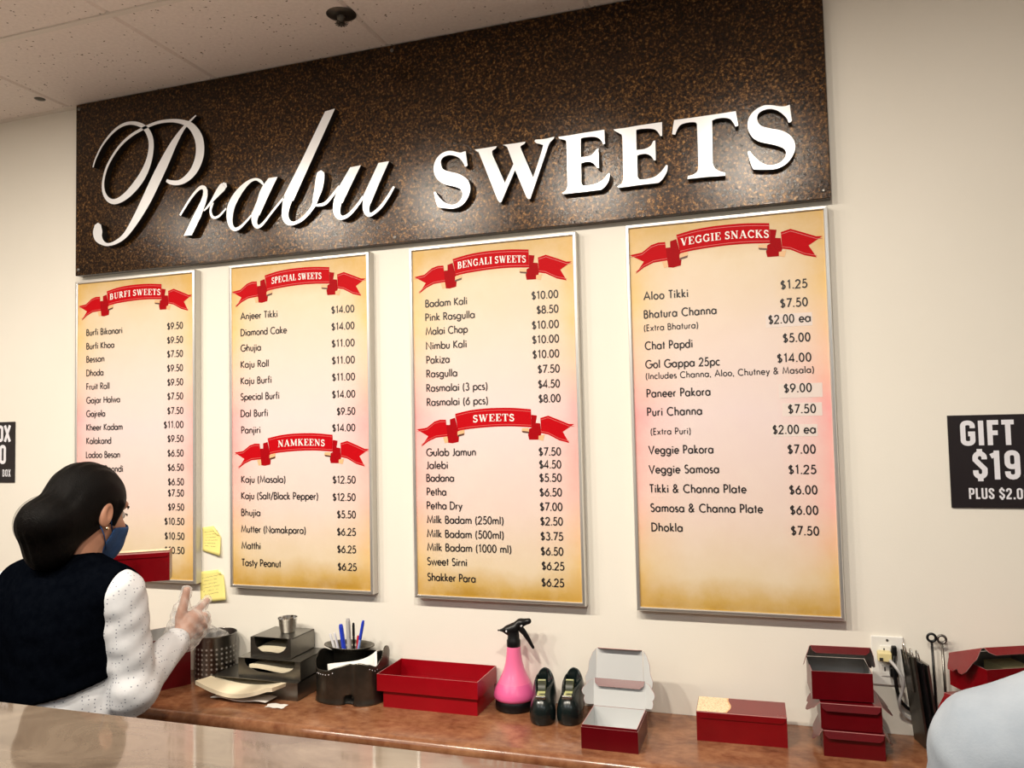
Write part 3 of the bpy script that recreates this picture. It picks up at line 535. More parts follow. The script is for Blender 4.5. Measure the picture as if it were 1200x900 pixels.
# geometric sans for the menus: cap height 1, strokes as centre lines
X = 0.62; q = X / 2
def bowl(cx): return arc(cx, q, 0.27, q, 0, 360, 18)
SANS = {
 'A': (0.86, [[(0.03, 0), (0.43, 1), (0.83, 0)], [(0.17, 0.33), (0.69, 0.33)]]),
 'B': (0.62, [[(0.09, 0), (0.09, 1)], [(0.09, 1), (0.28, 1)] + arc(0.28, 0.77, 0.2, 0.23, 90, -90, 8) + [(0.09, 0.54)], [(0.09, 0.54), (0.30, 0.54)] + arc(0.30, 0.27, 0.25, 0.27, 90, -90, 8) + [(0.09, 0)]]),
 'C': (0.88, [arc(0.52, 0.5, 0.45, 0.5, 48, 312, 18)]),
 'D': (0.80, [[(0.09, 0), (0.09, 1), (0.28, 1)] + arc(0.28, 0.5, 0.45, 0.5, 90, -90, 14) + [(0.09, 0)]]),
 'E': (0.55, [[(0.48, 1), (0.09, 1), (0.09, 0), (0.48, 0)], [(0.09, 0.53), (0.45, 0.53)]]),
 'F': (0.53, [[(0.47, 1), (0.09, 1), (0.09, 0)], [(0.09, 0.52), (0.44, 0.52)]]),
 'G': (0.98, [arc(0.52, 0.5, 0.45, 0.5, 48, 358, 20) + [(0.60, 0.48)]]),
 'H': (0.80, [[(0.09, 0), (0.09, 1)], [(0.71, 0), (0.71, 1)], [(0.09, 0.52), (0.71, 0.52)]]),
 'I': (0.20, [[(0.10, 0), (0.10, 1)]]),
 'J': (0.40, [[(0.30, 1), (0.30, 0.2)] + arc(0.12, 0.2, 0.18, 0.2, 0, -110, 8)]),
 'K': (0.66, [[(0.09, 0), (0.09, 1)], [(0.57, 1), (0.12, 0.52), (0.62, 0)]]),
 'L': (0.47, [[(0.09, 1), (0.09, 0), (0.44, 0)]]),
 'M': (1.0, [[(0.08, 0), (0.20, 1), (0.50, 0.12), (0.80, 1), (0.92, 0)]]),
 'N': (0.86, [[(0.10, 0), (0.10, 1), (0.76, 0), (0.76, 1)]]),
 'P': (0.58, [[(0.09, 0), (0.09, 1), (0.27, 1)] + arc(0.27, 0.73, 0.25, 0.27, 90, -90, 10) + [(0.09, 0.46)]]),
 'R': (0.62, [[(0.09, 0), (0.09, 1), (0.28, 1)] + arc(0.28, 0.75, 0.23, 0.25, 90, -90, 10) + [(0.09, 0.50)], [(0.26, 0.50), (0.56, 0)]]),
 'S': (0.58, [arc(0.29, 0.76, 0.20, 0.24, 35, 250, 10) + arc(0.29, 0.26, 0.23, 0.26, 80, -145, 12)]),
 'T': (0.56, [[(0.02, 1), (0.54, 1)], [(0.28, 1), (0.28, 0)]]),
 'V': (0.76, [[(0.03, 1), (0.38, 0), (0.73, 1)]]),
 'a': (0.68, [bowl(0.31), [(0.59, X), (0.59, 0)]]),
 'b': (0.68, [bowl(0.37), [(0.09, 1.05), (0.09, 0)]]),
 'c': (0.52, [arc(0.32, q, 0.27, q, 50, 310, 14)]),
 'd': (0.68, [bowl(0.31), [(0.59, 1.05), (0.59, 0)]]),
 'e': (0.62, [[(0.06, q), (0.57, q)] + arc(0.31, q, 0.26, q, 0, 320, 16)]),
 'f': (0.36, [[(0.16, 0), (0.16, 0.85)] + arc(0.33, 0.85, 0.17, 0.20, 180, 95, 6), [(0.02, X), (0.32, X)]]),
 'g': (0.68, [bowl(0.31), [(0.59, X), (0.59, -0.06)] + arc(0.33, -0.06, 0.26, 0.24, 0, -155, 10)]),
 'h': (0.60, [[(0.09, 1.05), (0.09, 0)], [(0.09, 0.36)] + arc(0.30, 0.40, 0.21, 0.22, 180, 0, 10) + [(0.51, 0)]]),
 'i': (0.22, [[(0.11, X), (0.11, 0)], [(0.11, 0.80), (0.11, 0.92)]]),
 'j': (0.22, [[(0.11, X), (0.11, -0.16)] + arc(-0.03, -0.16, 0.14, 0.13, 0, -80, 5), [(0.11, 0.80), (0.11, 0.92)]]),
 'k': (0.54, [[(0.09, 1.05), (0.09, 0)], [(0.44, X), (0.12, 0.32), (0.50, 0)]]),
 'l': (0.20, [[(0.10, 1.05), (0.10, 0)]]),
 'm': (0.92, [[(0.09, X), (0.09, 0)], [(0.09, 0.36)] + arc(0.27, 0.42, 0.18, 0.20, 180, 0, 8) + [(0.45, 0)], [(0.45, 0.36)] + arc(0.64, 0.42, 0.19, 0.20, 180, 0, 8) + [(0.83, 0)]]),
 'n': (0.60, [[(0.09, X), (0.09, 0)], [(0.09, 0.36)] + arc(0.30, 0.40, 0.21, 0.22, 180, 0, 10) + [(0.51, 0)]]),
 'o': (0.64, [arc(0.32, q, 0.27, q, 0, 360, 18)]),
 'p': (0.68, [bowl(0.37), [(0.09, X), (0.09, -0.32)]]),
 'r': (0.38, [[(0.09, X), (0.09, 0)], [(0.09, 0.38)] + arc(0.30, 0.38, 0.21, 0.22, 180, 80, 7)]),
 's': (0.42, [arc(0.21, 0.46, 0.14, 0.16, 40, 250, 8) + arc(0.21, 0.16, 0.16, 0.16, 85, -145, 9)]),
 't': (0.32, [[(0.16, 0.90), (0.16, 0)], [(0.02, X), (0.30, X)]]),
 'u': (0.58, [[(0.09, X), (0.09, 0.22)] + arc(0.29, 0.22, 0.20, 0.22, 180, 360, 10) + [(0.49, X)]]),
 'w': (0.84, [[(0.03, X), (0.23, 0), (0.42, X), (0.61, 0), (0.81, X)]]),
 'x': (0.56, [[(0.05, X), (0.50, 0)], [(0.50, X), (0.05, 0)]]),
 'y': (0.56, [[(0.04, X), (0.29, 0.04)], [(0.53, X), (0.15, -0.32)]]),
 'z': (0.52, [[(0.06, X), (0.46, X), (0.06, 0), (0.47, 0)]]),
 '0': (0.62, [arc(0.31, 0.5, 0.24, 0.5, 0, 360, 20)]),
 '1': (0.46, [[(0.10, 0.84), (0.28, 1.0), (0.28, 0)]]),
 '2': (0.62, [arc(0.30, 0.73, 0.23, 0.27, 170, -35, 10) + [(0.05, 0), (0.57, 0)]]),
 '3': (0.60, [arc(0.28, 0.77, 0.19, 0.23, 150, -80, 9), arc(0.28, 0.27, 0.24, 0.27, 85, -150, 11)]),
 '4': (0.64, [[(0.46, 0), (0.46, 1), (0.05, 0.25), (0.60, 0.25)]]),
 '5': (0.60, [[(0.52, 1), (0.20, 1), (0.13, 0.57)] + arc(0.27, 0.32, 0.27, 0.32, 115, -145, 12)]),
 '6': (0.62, [arc(0.31, 0.31, 0.25, 0.31, 0, 360, 16), [(0.46, 1.0), (0.10, 0.45)]]),
 '7': (0.58, [[(0.05, 1), (0.53, 1), (0.18, 0)]]),
 '8': (0.60, [arc(0.30, 0.76, 0.19, 0.24, 0, 360, 14), arc(0.30, 0.27, 0.24, 0.27, 0, 360, 16)]),
 '9': (0.62, [arc(0.31, 0.69, 0.25, 0.31, 0, 360, 16), [(0.16, 0.0), (0.52, 0.55)]]),
 '$': (0.60, [arc(0.29, 0.72, 0.19, 0.20, 35, 250, 9) + arc(0.29, 0.27, 0.22, 0.23, 80, -145, 10), [(0.29, 1.08), (0.29, -0.10)]]),
 '.': (0.22, [[(0.11, -0.04), (0.11, 0.10)]]), ',': (0.22, [[(0.13, 0.10), (0.07, -0.16)]]),
 '(': (0.32, [arc(0.42, 0.40, 0.32, 0.72, 125, 235, 10)]), ')': (0.32, [arc(-0.10, 0.40, 0.32, 0.72, 55, -55, 10)]),
 '/': (0.44, [[(0.03, -0.15), (0.41, 1.1)]]),
 '&': (0.78, [[(0.68, 0.0), (0.20, 0.66)] + arc(0.32, 0.80, 0.17, 0.20, 225, -40, 10) + [(0.16, 0.42)] + arc(0.28, 0.24, 0.23, 0.24, 140, 290, 8) + [(0.66, 0.44)]]),
 ' ': (0.34, []),
}
# condensed bold capitals for the black gift signs
def rr(x0, x1, y0, y1, r=0.13, a=None):
    p = arc(x1 - r, y1 - r, r, r, 0, 90, 4) + arc(x0 + r, y1 - r, r, r, 90, 180, 4) + arc(x0 + r, y0 + r, r, r, 180, 270, 4) + arc(x1 - r, y0 + r, r, r, 270, 360, 4)
    return p + [p[0]]
COND = {
 'G': (0.50, [[(0.40, 0.70)] + arc(0.27, 0.79, 0.13, 0.13, 0, 90, 4) + arc(0.23, 0.79, 0.13, 0.13, 90, 180, 4) + arc(0.23, 0.21, 0.13, 0.13, 180, 270, 4) + arc(0.27, 0.21, 0.13, 0.13, 270, 360, 4) + [(0.40, 0.47), (0.26, 0.47)]]),
 'I': (0.26, [[(0.13, 0), (0.13, 1)]]), 'F': (0.42, [[(0.38, 0.92), (0.11, 0.92), (0.11, 0)], [(0.11, 0.50), (0.35, 0.50)]]),
 'T': (0.42, [[(0.02, 0.92), (0.40, 0.92)], [(0.21, 0.92), (0.21, 0)]]),
 'B': (0.48, [[(0.11, 0.5), (0.11, 0.92)] + arc(0.25, 0.80, 0.12, 0.12, 90, 0, 4) + arc(0.25, 0.63, 0.12, 0.12, 0, -90, 4) + [(0.11, 0.51), (0.27, 0.51)] + arc(0.27, 0.38, 0.13, 0.13, 90, 0, 4) + arc(0.27, 0.21, 0.13, 0.13, 0, -90, 4) + [(0.11, 0.08), (0.11, 0.6)]]),
 'O': (0.50, [rr(0.10, 0.40, 0.08, 0.92)]), '0': (0.50, [rr(0.10, 0.40, 0.08, 0.92)]),
 'X': (0.48, [[(0.06, 0), (0.42, 1)], [(0.42, 0), (0.06, 1)]]),
 'P': (0.48, [[(0.11, 0), (0.11, 0.92)] + arc(0.27, 0.79, 0.13, 0.13, 90, 0, 4) + arc(0.27, 0.59, 0.13, 0.13, 0, -90, 4) + [(0.11, 0.46)]]),
 'L': (0.40, [[(0.11, 1), (0.11, 0.08), (0.37, 0.08)]]),
 'U': (0.50, [[(0.10, 1), (0.10, 0.21)] + arc(0.23, 0.21, 0.13, 0.13, 180, 270, 4) + arc(0.27, 0.21, 0.13, 0.13, 270, 360, 4) + [(0.40, 1)]]),
 'S': (0.48, [[(0.38, 0.70)] + arc(0.24, 0.78, 0.14, 0.14, 0, 180, 8) + [(0.10, 0.70), (0.38, 0.34)] + arc(0.24, 0.22, 0.14, 0.14, 0, -180, 8) + [(0.10, 0.32)]]),
 '$': (0.48, [[(0.38, 0.70)] + arc(0.24, 0.76, 0.14, 0.14, 0, 180, 8) + [(0.10, 0.68), (0.38, 0.36)] + arc(0.24, 0.24, 0.14, 0.14, 0, -180, 8) + [(0.10, 0.32)], [(0.24, 0.88), (0.24, 1.06)], [(0.24, 0.12), (0.24, -0.06)]]),
 '1': (0.38, [[(0.04, 0.80), (0.22, 0.88)], [(0.22, 1.0), (0.22, 0)]]),
 '9': (0.50, [rr(0.10, 0.40, 0.44, 0.92), [(0.40, 0.6), (0.40, 0.21)] + arc(0.25, 0.21, 0.15, 0.13, 0, -180, 6) + [(0.10, 0.28)]]),
 '2': (0.48, [[(0.10, 0.68)] + arc(0.24, 0.78, 0.14, 0.14, 180, 0, 8) + [(0.38, 0.62), (0.10, 0.16), (0.10, 0.08), (0.42, 0.08)]]),
 '5': (0.48, [[(0.40, 0.92), (0.11, 0.92), (0.11, 0.56)] + arc(0.24, 0.46, 0.14, 0.12, 90, 0, 4) + arc(0.24, 0.21, 0.14, 0.13, 0, -180, 6)]),
 '.': (0.22, [[(0.11, 0), (0.11, 0.17)]]), ' ': (0.22, []),
}
# bold roman capitals for the ribbons: (width, [(stroke, weight)])
K, H, Sf = 0.20, 0.07, 0.06
def sv(x, w=0.34): return [([(x - w / 2, 0.03), (x + w / 2, 0.03)], Sf), ([(x - w / 2, 0.97), (x + w / 2, 0.97)], Sf)]
ROMAN = {
 'A': (0.92, [([(0.16, 0.03), (0.44, 0.97)], H), ([(0.46, 0.99), (0.76, 0.03)], K), ([(0.26, 0.34), (0.66, 0.34)], H), ([(0.02, 0.03), (0.30, 0.03)], Sf), ([(0.60, 0.03), (0.92, 0.03)], Sf)]),
 'B': (0.78, [([(0.20, 0), (0.20, 1)], K), ([(0.04, 0.97), (0.40, 0.97)], Sf), ([(0.04, 0.03), (0.40, 0.03)], Sf), ([(0.2, 0.52), (0.42, 0.52)], Sf), (arc(0.38, 0.74, 0.20, 0.21, 90, -90, 8), 0.15), (arc(0.40, 0.28, 0.26, 0.23, 90, -90, 8), 0.16)]),
 'C': (0.82, [(arc(0.46, 0.5, 0.33, 0.44, 40, 320, 16), 0.15), ([(0.73, 0.98), (0.73, 0.68)], H)]),
 'E': (0.74, [([(0.20, 0), (0.20, 1)], K), ([(0.04, 0.97), (0.66, 0.97)], Sf), ([(0.04, 0.03), (0.68, 0.03)], Sf), ([(0.2, 0.51), (0.48, 0.51)], Sf), ([(0.64, 0.99), (0.64, 0.72)], H), ([(0.67, 0.01), (0.67, 0.28)], H), ([(0.47, 0.64), (0.47, 0.38)], H)]),
 'F': (0.70, [([(0.20, 0), (0.20, 1)], K), ([(0.04, 0.97), (0.64, 0.97)], Sf), ([(0.04, 0.03), (0.38, 0.03)], Sf), ([(0.2, 0.51), (0.46, 0.51)], Sf), ([(0.62, 0.99), (0.62, 0.72)], H), ([(0.45, 0.64), (0.45, 0.38)], H)]),
 'G': (0.88, [(arc(0.46, 0.5, 0.33, 0.44, 40, 320, 16), 0.15), ([(0.73, 0.98), (0.73, 0.68)], H), ([(0.72, 0.44), (0.72, 0.06)], 0.16), ([(0.54, 0.45), (0.84, 0.45)], Sf)]),
 'I': (0.44, [([(0.22, 0), (0.22, 1)], K)] + sv(0.22, 0.38)),
 'K': (0.90, [([(0.20, 0), (0.20, 1)], K)] + sv(0.20, 0.34) + [([(0.66, 0.97), (0.26, 0.48)], H), ([(0.40, 0.58), (0.74, 0.03)], K), ([(0.54, 0.97), (0.82, 0.97)], Sf), ([(0.58, 0.03), (0.90, 0.03)], Sf)]),
 'L': (0.74, [([(0.20, 0), (0.20, 1)], K)] + sv(0.20, 0.34) + [([(0.2, 0.03), (0.68, 0.03)], Sf), ([(0.67, 0.01), (0.67, 0.30)], H)]),
 'M': (1.12, [([(0.18, 0), (0.18, 1)], H), ([(0.20, 0.98), (0.54, 0.06)], K), ([(0.54, 0.04), (0.88, 0.98)], H), ([(0.92, 0), (0.92, 1)], K), ([(0.04, 0.03), (0.32, 0.03)], Sf), ([(0.78, 0.03), (1.08, 0.03)], Sf), ([(0.04, 0.97), (0.24, 0.97)], Sf), ([(0.86, 0.97), (1.08, 0.97)], Sf)]),
 'N': (0.90, [([(0.17, 0), (0.17, 1)], H), ([(0.18, 0.97), (0.72, 0.06)], K), ([(0.74, 0), (0.74, 1)], H), ([(0.03, 0.03), (0.31, 0.03)], Sf), ([(0.60, 0.97), (0.88, 0.97)], Sf), ([(0.03, 0.97), (0.24, 0.97)], Sf)]),
 'P': (0.74, [([(0.20, 0), (0.20, 1)], K)] + sv(0.20, 0.34) + [([(0.2, 0.97), (0.40, 0.97)], Sf), ([(0.2, 0.46), (0.40, 0.46)], Sf), (arc(0.38, 0.715, 0.24, 0.24, 90, -90, 8), 0.16)]),
 'R': (0.86, [([(0.20, 0), (0.20, 1)], K)] + sv(0.20, 0.34) + [([(0.2, 0.97), (0.40, 0.97)], Sf), ([(0.2, 0.50), (0.40, 0.50)], Sf), (arc(0.38, 0.735, 0.22, 0.22, 90, -90, 8), 0.16), ([(0.40, 0.52), (0.70, 0.03)], K), ([(0.60, 0.03), (0.86, 0.03)], Sf)]),
 'S': (0.66, [(arc(0.32, 0.74, 0.19, 0.20, 30, 250, 10) + arc(0.32, 0.28, 0.22, 0.22, 75, -150, 12), 0.15), ([(0.53, 0.98), (0.53, 0.72)], H), ([(0.10, 0.02), (0.10, 0.30)], H)]),
 'T': (0.76, [([(0.38, 0), (0.38, 1)], K), ([(0.04, 0.97), (0.72, 0.97)], Sf), ([(0.22, 0.03), (0.54, 0.03)], Sf), ([(0.06, 0.99), (0.06, 0.70)], H), ([(0.70, 0.99), (0.70, 0.70)], H)]),
 'U': (0.86, [([(0.20, 1), (0.20, 0.30)] + arc(0.42, 0.28, 0.22, 0.23, 180, 270, 6), K * 0.85), (arc(0.42, 0.28, 0.26, 0.23, 270, 360, 6) + [(0.68, 1)], H), ([(0.04, 0.97), (0.36, 0.97)], Sf), ([(0.55, 0.97), (0.82, 0.97)], Sf)]),
 'V': (0.88, [([(0.18, 0.97), (0.46, 0.03)], K), ([(0.46, 0.02), (0.72, 0.97)], H), ([(0.02, 0.97), (0.34, 0.97)], Sf), ([(0.60, 0.97), (0.86, 0.97)], Sf)]),
 'W': (1.18, [([(0.16, 0.97), (0.38, 0.03)], K), ([(0.38, 0.02), (0.58, 0.90)], H), ([(0.56, 0.97), (0.78, 0.03)], K), ([(0.78, 0.02), (1.02, 0.97)], H), ([(0.02, 0.97), (0.32, 0.97)], Sf), ([(0.44, 0.97), (0.68, 0.97)], Sf), ([(0.90, 0.97), (1.16, 0.97)], Sf)]),
 ' ': (0.30, []),
}

def lettering(name, text, font, x, z, width, size, y, m, parent, weight=0.12, curve=None, gap=0.0):
    """flat print on the plane y, letters as narrow faces"""
    adv = sum(font[c][0] + gap for c in text) - gap
    sx = width / adv; mb = MB(); cx = 0.0
    for c in text:
        a, strokes = font[c]
        for si, s in enumerate(strokes):
            yy = y - 0.00012 * (si % 9)
            pts, w = s if isinstance(s, tuple) and isinstance(s[1], (int, float)) else (s, weight)
            cl = len(pts) > 3 and math.dist(pts[0], pts[-1]) < 1e-6
            P = [(x + (cx + p[0]) * sx, z + p[1] * size) for p in (pts[:-1] if cl else pts)]
            ww = w * size if font is not ROMAN else w * (sx * 0.6 + size * 0.4)
            P = [p for i, p in enumerate(P) if i == 0 or math.dist(p, P[i - 1]) > 1e-5]
            L, R = ribbon(P, [ww] * len(P), cl)
            vs = []
            for l_, r_ in zip(L, R):
                for e in (l_, r_):
                    zz = e[1] + (curve(e[0]) if curve else 0.0)
                    vs.append((e[0], yy, zz))
            k = len(P)
            fs = [(2 * i, 2 * i + 1, 2 * ((i + 1) % k) + 1, 2 * ((i + 1) % k)) for i in range(k if cl else k - 1)]
            mb.add(vs, fs)
        cx += a + gap
    return mb.build(name, m, parent)

WORLD = {}
def put(name, me, parent=None):
    o = bpy.data.objects.new(name, me)
    COL.objects.link(o)
    if parent is not None:
        o.parent = parent
        if parent.name in WORLD:
            o.matrix_parent_inverse = WORLD[parent.name]
    return o
def wempty(name, loc, label, cat, group=None):
    """an Empty at the thing's base whose parts are given in room coordinates"""
    o = empty(name, loc, label, cat, 0.0, group)
    WORLD[o.name] = Matrix.Translation(-Vector(loc))
    return o

# ================================================================== the room
def struct(name, mb, m, parent=None, **kw):
    o = mb.build(name, m, parent, **kw)
    o['kind'] = 'structure'
    return o
X0, X1, Y0 = -3.7, 3.3, -5.2
struct('wall_back', MB().box(X0, X1, 0.0, 0.12, 0, 3.0), M['wall'])
struct('wall_left', MB().box(X0 - 0.12, X0, Y0, 0.12, 0, 3.0), M['plain_wall'])
struct('wall_right', MB().box(X1, X1 + 0.12, Y0, 0.12, 0, 3.0), M['plain_wall'])
struct('wall_front', MB().box(X0 - 0.12, X1 + 0.12, Y0 - 0.12, Y0, 0, 3.0), M['plain_wall'])
struct('floor', MB().box(X0 - 0.12, X1 + 0.12, Y0 - 0.12, 0.12, -0.1, 0.0), M['floor'])
ceil = struct('ceiling', MB().box(X0, X1, Y0, 0.0, CEIL + 0.02, CEIL + 0.12), M['plain_wall'])

# suspended ceiling: each tile its own slab, hung in a grid of thin bars
gx = [-1.335 + 0.6265 * i for i in range(-4, 8)]
gx = [X0] + [g for g in gx if X0 + 0.05 < g < X1 - 0.05] + [X1]
gy = [0.0, -0.462]
while gy[-1] > Y0 + 0.7: gy.append(gy[-1] - 0.6265)
gy.append(Y0)
tile_cache = {}
def tile_mesh(w, d):
    key = (round(w, 3), round(d, 3))
    if key not in tile_cache:
        mb = MB(); b = 0.007; w2, d2 = w / 2 - 0.0018, d / 2 - 0.0018
        vs = [(-w2, -d2, 0.006), (w2, -d2, 0.006), (w2, d2, 0.006), (-w2, d2, 0.006),
              (-w2 + b, -d2 + b, 0), (w2 - b, -d2 + b, 0), (w2 - b, d2 - b, 0), (-w2 + b, d2 - b, 0),
              (-w2, -d2, 0.018), (w2, -d2, 0.018), (w2, d2, 0.018), (-w2, d2, 0.018)]
        mb.add(vs, [(7, 6, 5, 4), (0, 4, 5, 1), (1, 5, 6, 2), (2, 6, 7, 3), (3, 7, 4, 0), (0, 1, 9, 8), (1, 2, 10, 9), (2, 3, 11, 10), (3, 0, 8, 11), (8, 9, 10, 11)])
        o = mb.build('ceiling_tile', M['tile'])
        tile_cache[key] = o.data
        bpy.data.objects.remove(o)
    return tile_cache[key]
for i in range(len(gx) - 1):
    for j in range(len(gy) - 1):
        o = put('ceiling_tile', tile_mesh(gx[i + 1] - gx[i], gy[j] - gy[j + 1]), ceil)
        o.location = ((gx[i] + gx[i + 1]) / 2, (gy[j] + gy[j + 1]) / 2, CEIL - 0.002)
for g in gx[1:-1]:
    MB().box(g - 0.0016, g + 0.0016, Y0, 0, CEIL + 0.004, CEIL + 0.02).build('grid_bar', M['tbar'], ceil)
for g in gy[1:-1]:
    MB().box(X0, X1, g - 0.009, g + 0.009, CEIL - 0.007, CEIL + 0.02).build('grid_bar', M['tbar'], ceil)
tr = MB().box(X0, X1, -0.022, 0.0, CEIL - 0.004, CEIL + 0.001).build('trim_1', M['tbar']); tr['kind'] = 'structure'

# downlight cans and the added cool fill panels (over the aisle, above the frame)
M['glow'] = mat('lit_lamp_glass', (1, 0.9, 0.75), 0.4, emit=(1.0, 0.86, 0.68, 4.0))
M['fill_glow'] = mat('added_fill_panel_glow', (1, 1, 1), 0.4, emit=(0.93, 0.97, 1.0, 2.0))  # glowing face of the added fill panels
names = ['rightmost of the row', 'second from the right', 'middle of the row', 'second from the left', 'leftmost of the row']
for sx, nm in zip(SPOTS, names):
    e = wempty('downlight', (sx, SPOT_Y, CEIL), 'small round recessed ceiling downlight, ' + nm, 'light')
    MB().lathe([(0.062, -0.002), (0.085, -0.003), (0.088, -0.010), (0.064, -0.013), (0.060, -0.006)], (sx, SPOT_Y, CEIL), 28).build('trim_ring', M['tbar'], e, smooth=True)
    MB().lathe([(0.0001, -0.0045), (0.061, -0.0045)], (sx, SPOT_Y, CEIL), 28).build('lens', M['glow'], e)
for (tx, ty), nm in zip(FILL_PANELS, ['left', 'middle', 'right']):
    e = wempty('added_fill_panel', (tx, ty, CEIL), 'flat white glowing panel added at the ceiling for cool fill light, %s one' % nm, 'light')
    MB().box(tx - 0.60, tx + 0.60, ty - 0.30, ty + 0.30, CEIL - 0.012, CEIL - 0.001).build('frame', M['tbar'], e)
    MB().box(tx - 0.56, tx + 0.56, ty - 0.26, ty + 0.26, CEIL - 0.0145, CEIL - 0.0125).build('fill_face', M['fill_glow'], e)

# sprinkler and the small dark hook in the ceiling
sp_ = (-0.743, -0.235, CEIL - 0.002)
e = wempty('fire_sprinkler', sp_, 'dark round fire sprinkler head in the ceiling above the brown sign', 'sprinkler')
MB().lathe([(0.0001, -0.004), (0.018, -0.006), (0.030, -0.004), (0.040, -0.001), (0.042, 0.0)], sp_, 24).build('plate', M['gunmetal'], e, smooth=True)
MB().lathe([(0.012, -0.004), (0.012, -0.014), (0.008, -0.018), (0.008, -0.026)], sp_, 16).build('stem', M['gunmetal'], e, smooth=True)
mb = MB()
for k in range(12):
    a = k * math.pi / 6
    d = Vector((math.cos(a), math.sin(a), 0)); s = Vector((-d.y, d.x, 0))
    c0 = Vector(sp_) + Vector((0, 0, -0.027))
    mb.add([c0 + s * 0.0015, c0 - s * 0.0015, c0 + d * 0.018 - s * 0.003, c0 + d * 0.018 + s * 0.003], [(0, 1, 2, 3)])
mb.lathe([(0.0001, -0.0285), (0.008, -0.0285), (0.008, -0.026)], sp_, 12)
mb.build('deflector', M['gunmetal'], e)
mb = MB().tube([(-0.743 - 0.010, -0.235, CEIL - 0.016), (-0.743 - 0.014, -0.235, CEIL - 0.022), (-0.743, -0.235, CEIL - 0.031), (-0.743 + 0.014, -0.235, CEIL - 0.022), (-0.743 + 0.010, -0.235, CEIL - 0.016)], 0.002)
mb.build('yoke', M['gunmetal'], e)
hk = (-1.995, -0.109, CEIL - 0.002)
tag(MB().lathe([(0.0001, -0.005), (0.010, -0.004), (0.017, -0.001), (0.018, 0.001)], hk, 18).build('ceiling_bolt', M['gunmetal'], smooth=True),
    'tiny dark round bolt head in the ceiling tile left of the brown sign', 'bolt')

# ================================================================== the big sign
sx0, sx1, sz0, sz1 = -1.919, 0.5215, 2.2019, 2.8067
sign = wempty('shop_sign', ((sx0 + sx1) / 2, 0, sz0), 'long dark brown speckled sign board reading Prabu SWEETS in raised white letters', 'sign')
MB().box(sx0, sx1, -0.030, -0.001, sz0, sz1).build('board', M['board'], sign, bevel=0.0015)
for px, pz in [(0.505, 2.222), (0.505, 2.79), (-1.905, 2.222), (-1.905, 2.79), (-0.69, 2.79), (-0.69, 2.218)]:
    s = MB().lathe([(0.0055, 0.0), (0.0055, 0.0025), (0.003, 0.0035), (0.0001, 0.0035)], (0, 0, 0), 12).build('screw', M['steel'], sign, smooth=True)
    s.matrix_parent_inverse = WORLD[sign.name] @ Matrix.Translation((px, -0.030, pz)) @ Matrix.Rotation(math.pi / 2, 4, 'X')
YF, YB = -0.052, -0.030
LAYER = [0]
def raised(mb, L, R, YF=None):
    LAYER[0] = (LAYER[0] + 1) % 7
    YF = -0.0512 - 0.00025 * LAYER[0]
    k = len(L)
    vs = [(p[0], YF, p[1]) for p in L] + [(p[0], YF, p[1]) for p in R]
    mb.add(vs, [(i, k + i, k + i + 1, i + 1) for i in range(k - 1)], 0)
    loop = list(L) + list(R)[::-1]
    n = len(loop)
    mb.add([(p[0], YF, p[1]) for p in loop] + [(p[0], YB, p[1]) for p in loop], [(i, (i + 1) % n, n + (i + 1) % n, n + i) for i in range(n)], 1)
def raised_poly(mb, pts):
    LAYER[0] = (LAYER[0] + 1) % 7
    YF = -0.0512 - 0.00025 * LAYER[0]
    n = len(pts)
    mb.add([(p[0], YF, p[1]) for p in pts], [tuple(range(n))], 0)
    mb.add([(p[0], YF, p[1]) for p in pts] + [(p[0], YB, p[1]) for p in pts], [(i, (i + 1) % n, n + (i + 1) % n, n + i) for i in range(n)], 1)
for ch in 'Prabu':
    mb = MB()
    for st in SCRIPT[ch]['s']:
        c = catmull(st, 6)
        L, R = ribbon([(p[0], p[1]) for p in c], [p[2] for p in c])
        # round the two ends
        def cap(p, d, w):
            a0 = math.atan2(d[1], d[0])
            return [(p[0] + w / 2 * math.cos(a0 + t), p[1] + w / 2 * math.sin(a0 + t)) for t in (math.pi / 3, 0.0, -math.pi / 3)]
        raised(mb, L, R)
        for p, q_, (l_, r_) in ((c[-1], c[-2], (L[-1], R[-1])), (c[0], c[1], (R[0], L[0]))):
            d = (p[0] - q_[0], p[1] - q_[1])
            if p[2] > 0.012:
                raised_poly(mb, [tuple(l_)] + cap(p, d, p[2]) + [tuple(r_)])
    for pl in SCRIPT[ch]['p']:
        raised_poly(mb, [tuple(p) for p in pl])
    mb.build('letter', [M['letter_face'], M['letter_side']], sign)
for ch in ['S', 'W', 'E', 'E2', 'T', 'S2']:
    mb = MB()
    raised_poly(mb, smooth_outline(CAPS[ch], 5))
    mb.build('letter', [M['letter_face'], M['letter_side']], sign)

